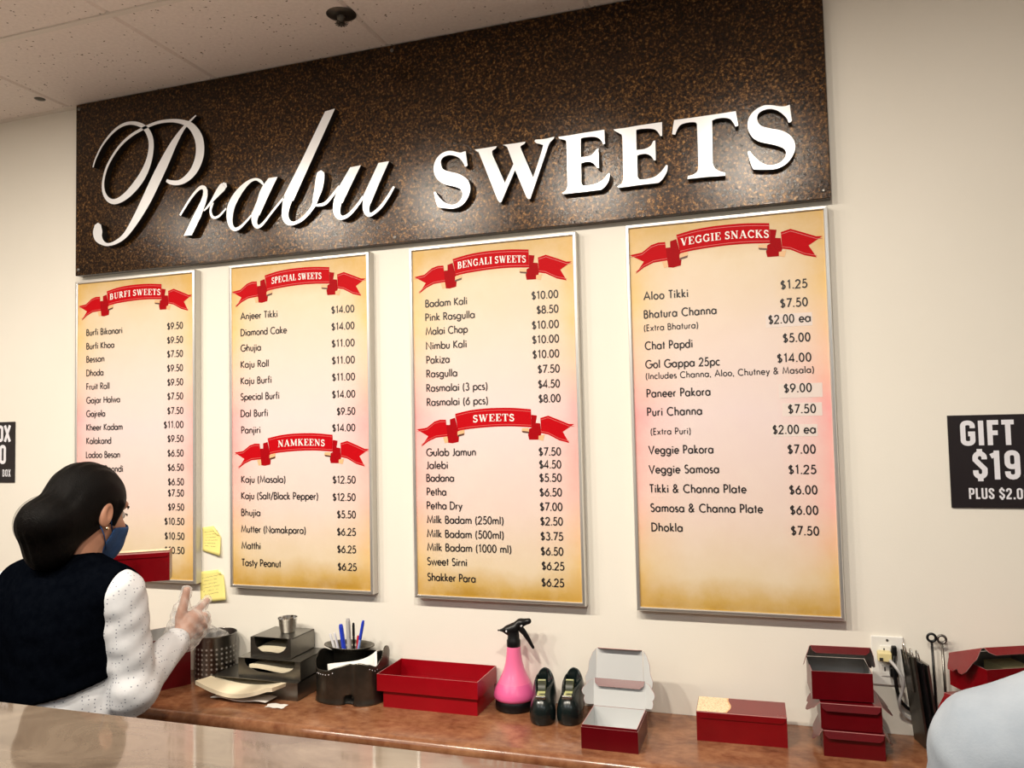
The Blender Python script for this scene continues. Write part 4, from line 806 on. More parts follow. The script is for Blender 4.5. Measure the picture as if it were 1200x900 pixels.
# ================================================================== the four menu posters
PANELS = {
 'A': (-1.9206, -1.4164, 1.1652, 2.1834, 'tall framed menu poster headed BURFI SWEETS behind the masked worker'),
 'B': (-1.2851, -0.7784, 1.1600, 2.1851, 'tall framed menu poster headed SPECIAL SWEETS with a NAMKEENS ribbon halfway'),
 'C': (-0.6458, -0.1371, 1.1566, 2.1827, 'tall framed menu poster headed BENGALI SWEETS with a second SWEETS ribbon'),
 'D': (0.0, 0.5118, 1.1532, 2.1854, 'tall framed menu poster headed VEGGIE SNACKS, rightmost of the four'),
}
def frame_mesh(x0, x1, z0, z1):
    mb = MB()
    prof = [(0.0, -0.001), (0.0, -0.026), (0.0020, -0.0300), (0.0085, -0.0310), (0.0105, -0.0290), (0.0105, -0.0240)]
    rings = []
    for ins, y in prof:
        rings.append([(x0 + ins, y, z0 + ins), (x1 - ins, y, z0 + ins), (x1 - ins, y, z1 - ins), (x0 + ins, y, z1 - ins)])
    for i in range(len(rings) - 1):
        a, b = rings[i], rings[i + 1]
        mb.add(a + b, [(k, (k + 1) % 4, 4 + (k + 1) % 4, 4 + k) for k in range(4)], 1 if i == 0 else 0)
    return mb
def poly_print(name, pts, m, y, parent):
    mb = MB(); mb.add([(p[0], y, p[1]) for p in pts], [tuple(range(len(pts)))])
    return mb.build(name, m, parent)
panel_objs = {}
for key, (x0, x1, z0, z1, lab) in PANELS.items():
    p = panel_objs[key] = wempty('menu_poster', ((x0 + x1) / 2, 0, z0), lab, 'menu board')
    frame_mesh(x0, x1, z0, z1).build('frame', [M['silver'], M['silver_side']], p)
    MB().box(x0 + 0.009, x1 - 0.009, -0.0255, -0.002, z0 + 0.009, z1 - 0.009).build('poster_print', M['parchment'], p)
    if key == 'D':
        for a, b, c, d in STICKERS:
            MB().box(a, c, -0.0259, -0.0255, b, d).build('price_sticker', M['sticker'], p)
    for txt, x, z, w in ROWS[key]['names']:
        sm = txt.startswith('~'); txt = txt.lstrip('~')
        lettering('item_name', txt, SANS, x, z, w, 0.0160 if sm else 0.0205, -0.0264, M['ink'], p, 0.15 if sm else 0.165, gap=0.11 if key == 'D' else 0.07)
    for txt, x, z, w in ROWS[key]['prices']:
        lettering('item_price', txt, SANS, x, z, w, 0.0205, -0.0264, M['ink'], p, 0.17, gap=0.11 if key == 'D' else 0.07)
for key, txt, bx, bz, bw, u0, u1 in BANNERS:
    p = panel_objs[key]
    def loc(pts): return [(bx + u * bw, bz + v_ * bw) for u, v_ in pts]
    y = -0.0260
    ban = poly_print('ribbon', catmull(loc(BANNER['band'])[:6], 4) + catmull(loc(BANNER['band'])[6:], 4), M['red_print'], y - 0.0003, p)
    for k_, m_ in (('tailL', 'red_print'), ('tailR', 'red_print'), ('foldL', 'dark_red_print'), ('foldR', 'dark_red_print')):
        poly_print('ribbon_tail' if 'tail' in k_ else 'ribbon_fold', loc(BANNER[k_]), M[m_], y - (0.0001 if 'tail' in k_ else 0.0), ban)
    for k_ in ('goldL1', 'goldL2', 'goldR1', 'goldR2'):
        poly_print('ribbon_underside', loc(BANNER[k_]), M['gold_print'], y - 0.0002, ban)
    for k_ in ('darkL', 'darkR'):
        poly_print('ribbon_shadow', loc(BANNER[k_]), M['brown_print'], y - 0.00025, ban)
    mb = MB()
    def line(pts, dz, w=0.0013):
        q_ = [(a, b + dz) for a, b in pts]
        L, R = ribbon(q_, [w] * len(q_))
        mb.add([(e[0], y - 0.0005, e[1]) for l_, r_ in zip(L, R) for e in (l_, r_)], [(2 * i, 2 * i + 1, 2 * i + 3, 2 * i + 2) for i in range(len(q_) - 1)])
    bd = loc(BANNER['band'])
    line(catmull(bd[:6], 4), -0.0065); line(catmull(bd[6:], 4), 0.0055)
    line(loc(BANNER['tailL'])[:5], -0.006); line(loc(BANNER['tailR'])[:5], -0.006)
    line(loc(BANNER['tailL'])[5:10], 0.005); line(loc(BANNER['tailR'])[6:10], 0.005)
    mb.build('ribbon_line', M['pink_line'], ban)
    xm = bx + 0.516 * bw
    def cv(xx, xm=xm, bw=bw): return 0.0142 * bw - 0.0142 * bw * ((xx - xm) / (0.23 * bw)) ** 2
    lettering('ribbon_lettering', txt, ROMAN, bx + u0 * bw, bz + 0.0252 * bw, (u1 - u0) * bw, 0.0205, y - 0.0007, M['white_print'], ban, curve=cv, gap=0.06)

# ================================================================== black gift box signs and sticky notes
for nm, x0, x1, z0, z1, lab in [('gift_sign', 0.760, 1.040, 1.4300, 1.6500, 'black gift box price sign on the wall right of the menus'),
                                ('gift_sign', -2.504, -2.224, 1.4870, 1.7040, 'black gift box price sign on the wall left of the menus, cut by the frame')]:
    e = wempty(nm, ((x0 + x1) / 2, 0, z0), lab, 'sign')
    MB().box(x0, x1, -0.005, -0.0005, z0, z1).build('board', M['black_sign'], e, bevel=0.0008)
    h = z1 - z0; ox = x0 + 0.025
    lettering('sign_lettering', 'GIFT BOX', COND, ox, z0 + h * 0.672, 0.238, 0.0585, -0.0055, M['sign_white'], e, 0.19, gap=0.035)
    lettering('sign_lettering', '$19.50', COND, x0 + 0.048, z0 + h * 0.305, 0.194, 0.068, -0.0055, M['sign_white'], e, 0.17, gap=0.06)
    lettering('sign_lettering', 'BOX', COND, x1 - 0.056, z0 + h * 0.095, 0.040, 0.026, -0.0055, M['sign_white'], e, 0.13, gap=0.09)
    lettering('sign_lettering', 'PLUS $2.00', COND, x0 + 0.037, z0 + h * 0.095, 0.128, 0.026, -0.0055, M['sign_white'], e, 0.16, gap=0.05)

def sticky(name, quad, curl, lab):
    """quad TL, TR, BR, BL in (x, z); a corner fold and a slight lift at the bottom"""
    tl, tr_, br, bl = [np.array(p) for p in quad]
    n = 10; vs = []; fs = []
    for j in range(n + 1):
        for i in range(n + 1):
            u, v_ = i / n, j / n
            p_ = (tl * (1 - u) + tr_ * u) * (1 - v_) + (bl * (1 - u) + br * u) * v_
            lift = 0.0015 + 0.010 * v_ ** 2 * (0.4 + 0.6 * u)
            d = u - v_ - curl
            z_ = p_[1]; x_ = p_[0]
            if d > 0:
                x_ -= d * 0.05; z_ -= d * 0.05; lift += min(d, 0.2) * 0.05
            vs.append((x_, -lift, z_))
    for j in range(n):
        for i in range(n):
            a = j * (n + 1) + i
            fs.append((a, a + 1, a + n + 2, a + n + 1))
    mb = MB(); mb.add(vs, fs)
    o = mb.build(name, M['note'], None, smooth=True)
    so = o.modifiers.new('thick', 'SOLIDIFY'); so.thickness = 0.0004; so.offset = -1
    tag(o, lab, 'note')
    mb = MB(); rnd = random.Random(len(lab))
    for row in range(6):
        v_ = 0.20 + 0.11 * row
        pts = []
        u1_ = 0.75 if row % 3 else 0.86
        u0_ = 0.10 + 0.04 * (row % 2)
        for i in range(26):
            u = u0_ + (u1_ - u0_) * i / 25
            vv_ = v_ - 0.06 * (u - 0.4) + 0.022 * math.sin(i * 2.3 + row) * rnd.uniform(0.3, 1)
            p_ = (tl * (1 - u) + tr_ * u) * (1 - vv_) + (bl * (1 - u) + br * u) * vv_
            pts.append((p_[0], p_[1], 0.0022 + 0.010 * vv_ ** 2 * (0.4 + 0.6 * u)))
        for i in range(0, 24):
            if rnd.random() < 0.25: continue
            L, R = ribbon([pts[i][:2], pts[i + 1][:2]], [0.0009] * 2)
            mb.add([(L[0][0], -pts[i][2], L[0][1]), (R[0][0], -pts[i][2], R[0][1]), (R[1][0], -pts[i + 1][2], R[1][1]), (L[1][0], -pts[i + 1][2], L[1][1])], [(0, 1, 2, 3)])
    mb.build('handwriting', M['note_ink'], o)
sticky('sticky_note', [(-1.413, 1.342), (-1.341, 1.352), (-1.338, 1.254), (-1.409, 1.268)], 0.62, 'small yellow sticky note with a folded corner, upper of the two between the first menus')
sticky('sticky_note', [(-1.424, 1.199), (-1.334, 1.211), (-1.316, 1.116), (-1.417, 1.101)], 0.80, 'larger yellow sticky note with handwriting, just above the gloved hand')

# ================================================================== counters
cb = wempty('back_counter', (-0.2, -0.17, 0), 'brown mottled laminate back counter with a rounded front edge along the wall', 'counter')
mb = MB()
prof = [(-0.002, ZC)] + [(-0.318 - 0.021 * math.sin(a), ZC - 0.021 + 0.021 * math.cos(a)) for a in [i * math.pi / 10 for i in range(11)]] + [(-0.002, ZC - 0.042)]
vs = [(X0 + 0.002, y, z) for y, z in prof] + [(X1 - 0.002, y, z) for y, z in prof]
k = len(prof)
mb.add(vs, [(i, (i + 1) % k, k + (i + 1) % k, k + i) for i in range(k)] + [tuple(range(k)), tuple(range(k, 2 * k))[::-1]])
mb.build('worktop', M['counter'], cb, smooth=True, angle=40)
MB().box(X0 + 0.002, X1 - 0.002, -0.29, -0.002, 0.0, ZC - 0.042).build('cabinet', M['cabinet'], cb)
FC = 1.1935
fc = wempty('front_counter', (-0.3, -1.45, 0), 'tall front service counter with a polished beige stone top', 'counter')
MB().box(-3.3, 2.6, -1.80, -1.10, FC - 0.03, FC).build('top', M['stone'], fc, bevel=0.002)
MB().box(-3.25, 2.55, -1.77, -1.13, 0.0, FC - 0.03).build('cabinet', M['cabinet'], fc)

# ================================================================== card sweet boxes
def card(name, pts, origin, ux, uy, m_out, m_in, parent, t=0.0012):
    """a flat piece of card: the face towards ux x uy is the outside"""
    return MB().prism(pts, origin, ux, uy, t, 0, 1, 2).build(name, [m_out, m_in, M['edge_card']], parent)

def tray(w, d, h, m_out, m_in, t=0.0014):
    mb = MB()
    x, y = w / 2, d / 2
    o = [(-x, -y), (x, -y), (x, y), (-x, y)]
    i = [(-x + t, -y + t), (x - t, -y + t), (x - t, y - t), (-x + t, y - t)]
    vs = [(a, b, 0) for a, b in o] + [(a, b, h) for a, b in o] + [(a, b, h) for a, b in i] + [(a, b, t) for a, b in i]
    mb.add(vs, [(3, 2, 1, 0)] + [(k, (k + 1) % 4, 4 + (k + 1) % 4, 4 + k) for k in range(4)], 0)
    mb.add(vs, [(4 + k, 4 + (k + 1) % 4, 8 + (k + 1) % 4, 8 + k) for k in range(4)], 2)
    mb.add(vs, [(8 + k, 8 + (k + 1) % 4, 12 + (k + 1) % 4, 12 + k) for k in range(4)] + [(12, 13, 14, 15)], 1)
    return mb

def ear_outline(L, W):
    """scalloped side flap of a lid: L along the lid edge, W outwards"""
    top = [(0.0, 0.0), (L * 0.02, W * 0.55)] + [(L * (0.02 + 0.20) + L * 0.20 * math.cos(a), W * 0.55 + W * 0.28 * math.sin(a)) for a in (math.pi * 0.8, math.pi * 0.5, math.pi * 0.25)]
    mid = [(L * 0.55 + L * 0.17 * math.cos(a), W * 0.70 + W * 0.30 * math.sin(a)) for a in (math.pi * 0.75, math.pi * 0.5, math.pi * 0.25)]
    return top + mid + [(L * 0.80, W * 0.62), (L * 0.92, W * 0.45), (L, 0.0)]

def sweet_box(loc, rz, w, d, h, label, lid=None, lid_len=None, ear=None, tuck=None, tuck_len=0.02, m_out='red_card', m_in='white_card', ear_w=None, lift=0.0, group=None):
    """lid: opening angle in degrees from closed; ear: fold of side flaps out of the lid plane; tuck: fold of the front flap"""
    e = empty('sweet_box', (loc[0], loc[1], loc[2]), label, 'box', rz, group)
    tray(w, d, h, M[m_out], M[m_in]).build('tray', [M[m_out], M[m_in], M['edge_card']], e)
    if lid is None: return e
    a = math.radians(lid); L = lid_len or d
    f = Vector((0, -math.cos(a), math.sin(a)))          # from the hinge to the lid's free edge
    hx = Vector((1, 0, 0))
    n = hx.cross(f)                                      # outside when closed: up
    if n.z * math.cos(a) < 0 or (abs(math.cos(a)) < 1e-6): pass
    hinge = Vector((0, d / 2, h + 0.0006 + lift))
    out = Vector((0, math.sin(a), math.cos(a)))          # outward normal of the lid
    # prism front = ux x uy ; want = out -> ux = -x, uy = f : (-x) x f
    lidp = card('lid', [(-w / 2, 0), (w / 2, 0), (w / 2, L), (-w / 2, L)], hinge + out * 0.0012, (-1, 0, 0) if (Vector((-1, 0, 0)).cross(f)).dot(out) > 0 else (1, 0, 0), f, M[m_out], M[m_in], e)
    if ear is not None:
        W = ear_w or h * 0.95
        for s in (-1, 1):
            b = math.radians(ear)
            dirw = Vector((s, 0, 0)) * math.cos(b) - out * math.sin(b)
            nn = Vector((s, 0, 0)) * math.sin(b) + out * math.cos(b)
            ux, uy = f, dirw
            o_ = hinge + Vector((s * w / 2, 0, 0)) + f * (L * 0.04) + nn * 0.0012
            pts = ear_outline(L * 0.92, W)
            if ux.cross(uy).dot(nn) > 0:
                MB().prism(pts, o_, ux, uy, 0.0012, 0, 1, 2).build('side_flap', [M[m_out], M[m_in], M['edge_card']], lidp)
            else:
                MB().prism([(q2, q1) for q1, q2 in pts], o_, uy, ux, 0.0012, 0, 1, 2).build('side_flap', [M[m_out], M[m_in], M['edge_card']], lidp)
    if tuck is not None:
        c = math.radians(tuck)
        g = f * math.cos(c) - out * math.sin(c)
        nn = out * math.cos(c) + f * math.sin(c)
        o_ = hinge + f * L + nn * 0.0012
        ux = Vector((1, 0, 0)) if Vector((1, 0, 0)).cross(g).dot(nn) > 0 else Vector((-1, 0, 0))
        r = tuck_len * 0.45
        pts = [(-w / 2 + 0.002, 0), (w / 2 - 0.002, 0), (w / 2 - 0.004, tuck_len * 0.6), (w / 2 - 0.004 - r, tuck_len), (-w / 2 + 0.004 + r, tuck_len), (-w / 2 + 0.004, tuck_len * 0.6)]
        MB().prism(pts, o_, ux, g, 0.0012, 0, 1, 2).build('tuck_flap', [M[m_out], M[m_in], M['edge_card']], lidp)
    return e

# open red tray standing on a slightly smaller one
lo = empty('cake_tray', (-0.549, -0.0825, ZC), 'lower red card tray, under the wider open red tray beside the spray bottle', 'box')
tray(0.277, 0.135, 0.0445, M['tray_card'], M['tray_card']).build('tray', [M['tray_card'], M['tray_card'], M['tray_card']], lo)
hi_ = empty('cake_tray', (-0.5545, -0.0825, ZC + 0.0450), 'wide shallow open red card tray, on top of a smaller red tray', 'box')
tray(0.297, 0.150, 0.0455, M['tray_card'], M['tray_card']).build('tray', [M['tray_card'], M['tray_card'], M['edge_card']], hi_)

# the white-lined open box, nested in a second open one whose lid stands up behind it
sweet_box((-0.030, -0.2145, ZC + 0.0016), 0, 0.131, 0.130, 0.054, 'small maroon box with white inside, open, nearest the counter edge', lid=100, lid_len=0.066, ear=40, tuck=158, tuck_len=0.020, m_out='maroon_card', ear_w=0.034)
e = empty('sweet_box', (-0.030, -0.2125, ZC), 'open white-lined box under and behind the maroon box, tall scalloped lid upright', 'box')
tray(0.1350, 0.1370, 0.050, M['maroon_card'], M['white_card'], 0.001).build('tray', [M['maroon_card'], M['white_card'], M['edge_card']], e)
hz = 0.050; y_ = 0.0690
bk = card('lid', [(-0.0635, 0), (0.0635, 0), (0.0585, 0.136), (-0.0585, 0.136)], (-0.006, y_ + 0.028, hz), (-1, 0, 0), (0, 0.16, 0.987), M['maroon_card'], M['white_card'], e)
card('hinge_strip', [(-0.0635, 0), (0.0635, 0), (0.0635, 0.0285), (-0.0635, 0.0285)], (-0.006, y_, hz), (1, 0, 0), (0, 1, 0), M['white_card'], M['maroon_card'], bk)
for s in (-1, 1):
    pts = [(0, 0.005), (0.012, 0.004), (0.020, 0.020), (0.013, 0.034), (0.027, 0.046), (0.030, 0.066), (0.022, 0.084), (0.020, 0.104), (0.010, 0.126), (0, 0.135)]
    d = Vector((s * 0.86, -0.5, 0)); u_ = Vector((0, 0.16, 0.987))
    o_ = Vector((-0.006 + s * 0.0610, y_ + 0.028, hz))
    MB().prism(pts, o_, d, u_, 0.0012, 0, 0, 1).build('side_flap', [M['white_card'], M['edge_card']], bk)
card('tuck_flap', [(-0.058, 0), (0.058, 0), (0.048, 0.018), (-0.048, 0.018)], (-0.006, y_ + 0.0495, hz + 0.134), (1, 0, 0), (0, -0.95, 0.25), M['white_card'], M['white_card'], bk)

# closed red box with the gold patterned corner
cb8 = sweet_box((0.2615, -0.108, ZC), 0.03, 0.207, 0.104, 0.068, 'closed red box with a gold patterned band on its lid, alone on the counter', lid=0, lid_len=0.105, tuck=90, tuck_len=0.014)
wav = [(-0.1025, -0.0515), (-0.036, -0.0515)] + [(-0.036 + 0.006 * math.sin(i / 9 * math.pi * 1.7 - 0.3) + 0.008 * i / 9, -0.0515 + 0.103 * i / 9) for i in range(1, 10)] + [(-0.1025, 0.0515)]
MB().prism(wav, (0, 0, 0.0702), (1, 0, 0), (0, 1, 0), 0.0003).build('gold_band', M['gold_pattern'], cb8)
MB().prism([(p[0] + 0.0, p[1]) for p in wav[1:-1]] + [(p[0] + 0.004, p[1]) for p in wav[1:-1][::-1]], (0, 0, 0.0704), (1, 0, 0), (0, 1, 0), 0.0003).build('gold_edge', M['gold_print'], cb8)

# the stack of three small red boxes by the outlet
sweet_box((0.507, -0.118, ZC), 0.02, 0.129, 0.120, 0.0565, 'small red box at the bottom of the stack beside the wall outlet', lid=0, lid_len=0.122, ear=62, tuck=72, tuck_len=0.016, m_out='maroon_card', m_in='grey_card', ear_w=0.045)
sweet_box((0.503, -0.115, ZC + 0.0600), 0.03, 0.129, 0.120, 0.0565, 'middle red box of the stack beside the wall outlet, its left flap hanging out', lid=0, lid_len=0.122, ear=50, tuck=72, tuck_len=0.016, m_out='maroon_card', m_in='grey_card', ear_w=0.045)
sweet_box((0.486, -0.105, ZC + 0.1215), 0.06, 0.131, 0.118, 0.0640, 'topmost red box of the stack beside the wall outlet, lid half open', lid=27, lid_len=0.118, ear=70, tuck=76, tuck_len=0.018, m_out='maroon_card', m_in='grey_card', ear_w=0.034)

# the leaning pile of red boxes at the right
sweet_box((0.800, -0.120, ZC), 0.40, 0.150, 0.125, 0.064, 'red box at the bottom of the right-hand pile, mostly hidden by the pale shoulder', lid=3, lid_len=0.125, ear=60, tuck=70, tuck_len=0.018, m_in='grey_card')
sweet_box((0.803, -0.122, ZC + 0.078), 0.52, 0.150, 0.125, 0.060, 'crumpled red box in the middle of the right-hand pile, scalloped flap out', lid=6, lid_len=0.125, ear=48, tuck=60, tuck_len=0.018, m_in='grey_card', ear_w=0.062)
sweet_box((0.815, -0.128, ZC + 0.157), 0.42, 0.150, 0.125, 0.070, 'topmost red box of the right-hand pile, lid ajar and flap hanging', lid=20, lid_len=0.125, ear=62, tuck=50, tuck_len=0.022, m_in='grey_card', ear_w=0.055)
MB_card = MB().box(-0.03, 0.035, -0.03, 0.03, 0.002, 0.062)
e = MB_card.build('gold_carton', M['yellow_plug'], None, bevel=0.001)
e.location = (0.828, -0.126, ZC + 0.157 + 0.0016); e.rotation_euler = (0, 0, 0.42)
tag(e, 'small yellowish carton inside the topmost right-hand red box', 'carton')

# ================================================================== spray bottle
sb = empty('spray_bottle', (-0.334, -0.064, ZC), 'pink plastic spray bottle with black base and black trigger head', 'spray bottle')
c0 = (0, 0, 0)
MB().lathe([(0.0001, 0), (0.050, 0), (0.053, 0.004), (0.053, 0.024), (0.050, 0.028)], c0, 40).build('base', M['black_plastic'], sb, smooth=True, angle=50)
MB().lathe([(0.050, 0.026), (0.0555, 0.030), (0.0575, 0.037), (0.055, 0.048), (0.0485, 0.062), (0.0440, 0.070)], c0, 40).build('lower_body', M['pink_liquid'], sb, smooth=True)
MB().lathe([(0.0440, 0.070), (0.037, 0.084), (0.029, 0.102), (0.0235, 0.122), (0.0205, 0.142), (0.0190, 0.160), (0.0180, 0.167)], c0, 40).build('upper_body', M['pink'], sb, smooth=True)
MB().lathe([(0.0182, 0.164), (0.0188, 0.166), (0.0188, 0.181), (0.0165, 0.185), (0.0155, 0.200), (0.0150, 0.204)], c0, 28).build('collar', M['black_plastic'], sb, smooth=True, angle=50)
def f_head(P):
    d = rc(P, (-0.012, 0, 0.208), (0.020, 0, 0.226), 0.0135, 0.010)
    d = smin(d, rc(P, (0.020, 0, 0.227), (0.042, 0, 0.231), 0.010, 0.008), 0.01)
    d = smin(d, rc(P, (-0.016, 0, 0.209), (-0.034, 0, 0.208), 0.009, 0.0035), 0.008)
    d = smin(d, rc(P, (0, 0, 0.195), (0, 0, 0.21), 0.0125, 0.0125), 0.008)
    return d
hd = sdf_obj('spray_head', [(f_head, (-0.05, -0.02, 0.175), (0.06, 0.02, 0.25), 0.0016)], M['black_plastic'], sb)
MB().lathe([(0.0022, 0), (0.0022, 0.010), (0.0001, 0.010)], (0, 0, 0), 10).build('nozzle', M['black_plastic'], sb)
bpy.data.objects['nozzle'].location = (-0.033, 0, 0.208); bpy.data.objects['nozzle'].rotation_euler = (0, -math.pi / 2, 0)
def f_trig(P):
    return chain(P, [(0.018, 0, 0.214), (0.030, 0, 0.200), (0.041, 0, 0.182), (0.053, 0, 0.160)], [0.009, 0.0075, 0.006, 0.004])
sdf_obj('trigger', [(f_trig, (0.0, -0.02, 0.15), (0.07, 0.02, 0.23), 0.0016)], M['black_plastic'], sb)
for dx in (-0.018, 0.022):
    o = MB().lathe([(0.003, 0), (0.003, 0.0012), (0.0001, 0.0016)], (0, 0, 0), 12).build('pin', M['white_pen'], sb)
    o.location = (dx, -0.0115 if dx < 0 else -0.0105, 0.208 if dx < 0 else 0.222); o.rotation_euler = (math.pi / 2, 0, 0)
sb.rotation_euler = (0, 0, 0.30)

# ================================================================== tape dispensers
def tape_dispenser(loc, rz, label):
    e = empty('tape_dispenser', loc, label, 'tape dispenser', rz)
    def body(P):
        # local: narrow face towards -y, roll housing at the back
        d = smin(el(P, (0, -0.022, 0.022), (0.034, 0.040, 0.052)), el(P, (0.003, 0.030, 0.050), (0.031, 0.052, 0.074)), 0.02)
        d = smax(d, -P[:, 2], 0.002)
        d = smax(d, rc(P, (0, -0.09, 0.110), (0, 0.020, 0.108), 0.034, 0.030) * -1, 0.006)
        slot = np.maximum(np.abs(P[:, 0] + 0.003) - 0.0125, np.maximum(0.070 - P[:, 2], np.abs(P[:, 1] - 0.012) - 0.040))
        return smax(d, -slot, 0.003)
    sdf_obj('body', [(body, (-0.045, -0.08, -0.006), (0.045, 0.095, 0.135), 0.0026)], M['green_plastic'], e)
    r = MB().lathe([(0.014, -0.0095), (0.027, -0.0095), (0.027, 0.0095), (0.014, 0.0095), (0.014, -0.0095)], (0, 0, 0), 28).build('tape_roll', M['tape_side'], e, smooth=True, angle=40)
    r.location = (-0.003, 0.020, 0.066); r.rotation_euler = (0, math.pi / 2, 0)
    MB().box(-0.013, 0.007, -0.040, 0.004, 0.0700, 0.0712).build('tape_tongue', M['tape'], e)
    MB().prism([(-0.013, 0), (0.007, 0), (0.007, 0.026), (-0.013, 0.026)], (0, 0.004, 0.0712), (1, 0, 0), (0, 0.42, 0.90), 0.001).build('tape_end', M['tape'], e)
    MB().box(-0.0155, 0.0095, -0.052, -0.042, 0.066, 0.0720).build('cutter', M['bright_steel'], e, bevel=0.0008)
    return e
tape_dispenser((-0.238, -0.118, ZC), 0.22, 'dark green-black desk tape dispenser right beside the pink spray bottle')
tape_dispenser((-0.168, -0.100, ZC), 0.12, 'black desk tape dispenser with a scuffed front, against the open white-lined box')

# ================================================================== napkin holders, papers and cup
def napkin_holder(x0, x1, y0, y1, z0, z1, scoop, label, roof=True, scoop_d=0.8):
    e = wempty('napkin_holder', ((x0 + x1) / 2, (y0 + y1) / 2, z0), label, 'napkin holder')
    t = 0.0016; w = x1 - x0; h = z1 - z0
    mb = MB()
    mb.box(x0, x1, y0, y1, z0, z0 + t); mb.box(x0, x0 + t, y0, y1, z0, z1); mb.box(x1 - t, x1, y0, y1, z0, z1); mb.box(x0, x1, y1 - t, y1, z0, z1)
    if roof: mb.box(x0, x1, y0 + (0.006 if roof == 1 else 0), y1, z1 - t, z1)
    mb.build('shell', M['steel'], e)
    a, b = scoop
    pts = [(0, 0), (w, 0), (w, h), (b * w, h)]
    m_ = (a + b) / 2 * w; r_ = (b - a) / 2 * w
    for i in range(1, 12):
        an = math.pi * i / 12
        pts.append((m_ + r_ * math.copysign(abs(math.cos(an)) ** 0.75, math.cos(an)), h - h * scoop_d * abs(math.sin(an)) ** 0.8))
    pts += [(a * w, h), (0, h)]
    MB().prism(pts, (x0, y0 - t, z0), (1, 0, 0), (0, 0, 1), t).build('front_panel', M['steel'], e)
    return e
napkin_holder(-1.240, -0.946, -0.172, -0.010, ZC, ZC + 0.050, (0.05, 0.80), 'wide flat steel paper holder at the bottom of the holder stack', roof=2, scoop_d=0.88)
napkin_holder(-1.160, -0.949, -0.152, -0.010, ZC + 0.0505, ZC + 0.1035, (0.10, 0.92), 'middle steel napkin holder of the stack, sloped open front', roof=2, scoop_d=0.72)
napkin_holder(-1.130, -0.992, -0.135, -0.012, ZC + 0.1040, ZC + 0.1600, (0.10, 0.92), 'small topmost steel napkin holder with a round scooped front, cup on it', roof=1, scoop_d=0.78)

def sheet_stack(name, x0, x1, y0, y1, zf, t, label, m_='cream_paper', n=16):
    """a wad of paper; zf(u, v) gives its lower surface"""
    vs = []; fs = []
    for side in (0, 1):
        for j in range(n + 1):
            for i in range(n + 1):
                u, v_ = i / n, j / n
                vs.append((x0 + (x1 - x0) * u + (0.004 * math.sin(7 * v_) if side else 0), y0 + (y1 - y0) * v_, zf(u, v_) + side * t))
    k = (n + 1) ** 2
    for j in range(n):
        for i in range(n):
            a = j * (n + 1) + i
            fs.append((a, a + n + 1, a + n + 2, a + 1)); fs.append((k + a, k + a + 1, k + a + n + 2, k + a + n + 1))
    rim = [i for i in range(n + 1)] + [(j + 1) * (n + 1) - 1 for j in range(1, n + 1)] + [n * (n + 1) + i for i in range(n - 1, -1, -1)] + [j * (n + 1) for j in range(n - 1, 0, -1)]
    for i in range(len(rim)):
        a, b = rim[i], rim[(i + 1) % len(rim)]
        fs.append((a, b, k + b, k + a))
    mb = MB(); mb.add(vs, fs)
    o = mb.build(name, M[m_], None, smooth=True, angle=50)
    return tag(o, label, 'paper')
sheet_stack('deli_paper', -1.243, -0.985, -0.238, -0.060, lambda u, v_: ZC + 0.012 + 0.028 * (1 - math.sin(math.pi * min(max(u * 1.05, 0), 1))) * (1 - v_) ** 0.7 + 0.004 + 0.006 * v_, 0.011, 'curled wad of cream paper sheets sagging out of the bottom holder')
sheet_stack('deli_paper', -1.20, -1.015, -0.226, -0.075, lambda u, v_: ZC + 0.0045 + 0.003 * math.sin(9 * u) * (1 - v_) + 0.002, 0.002, 'thin translucent paper sheet under the sagging cream paper wad', 'paper')
sheet_stack('napkin_stack', -1.128, -0.965, -0.146, -0.030, lambda u, v_: ZC + 0.0535 + 0.016 + 0.004 * math.sin(5 * u + 1), 0.010, 'cream napkins lying in the middle steel holder')
sheet_stack('napkin_stack', -1.120, -1.003, -0.130, -0.030, lambda u, v_: ZC + 0.1075 + 0.008 + 0.003 * math.sin(4 * u), 0.010, 'cream napkins inside the small topmost holder')
sheet_stack('paper_scrap', -1.010, -0.955, -0.238, -0.208, lambda u, v_: ZC + 0.0008 + 0.0015 * math.sin(6 * u) ** 2, 0.0006, 'torn scrap of thin white paper lying on the counter before the holders', 'paper', 8)

e = empty('metal_cup', (-1.052, -0.062, ZC + 0.1602), 'small flared polished steel cup standing on the topmost napkin holder', 'cup')
MB().lathe([(0.0001, 0), (0.020, 0), (0.0215, 0.002), (0.0285, 0.040), (0.0305, 0.0425), (0.0305, 0.044), (0.0280, 0.0435), (0.0205, 0.003), (0.0001, 0.0025)], c0, 32).build('bowl', M['bright_steel'], e, smooth=True, angle=60)

# perforated utensil cylinder with a plastic bag in it
M['perf'] = perforated('perforated_steel', 26, 0.0145, 0.016, 0.112, (0.16, 0.15, 0.14), 0.28, 0.22, (0.45, 0.43, 0.40))
cy = empty('utensil_holder', (-1.3060, -0.0720, ZC), 'perforated round steel utensil holder left of the napkin holders', 'utensil holder')
MB().lathe([(0.0600, 0.0), (0.0620, 0.003), (0.0620, 0.1400), (0.0640, 0.1420), (0.0640, 0.1450), (0.0620, 0.1460), (0.0605, 0.1440), (0.0605, 0.004)], c0, 52).build('wall', M['perf'], cy, smooth=True, angle=60)
MB().lathe([(0.0001, 0.003), (0.0605, 0.003)], c0, 40).build('bottom', M['steel'], cy)
def f_bag(P):
    d = el(P, (-1.330, -0.082, ZC + 0.135), (0.030, 0.030, 0.040))
    d = smin(d, el(P, (-1.300, -0.072, ZC + 0.128), (0.034, 0.036, 0.026)), 0.02)
    return d + 0.005 * np.sin(P[:, 0] * 170) * np.sin(P[:, 2] * 120 + P[:, 1] * 90)
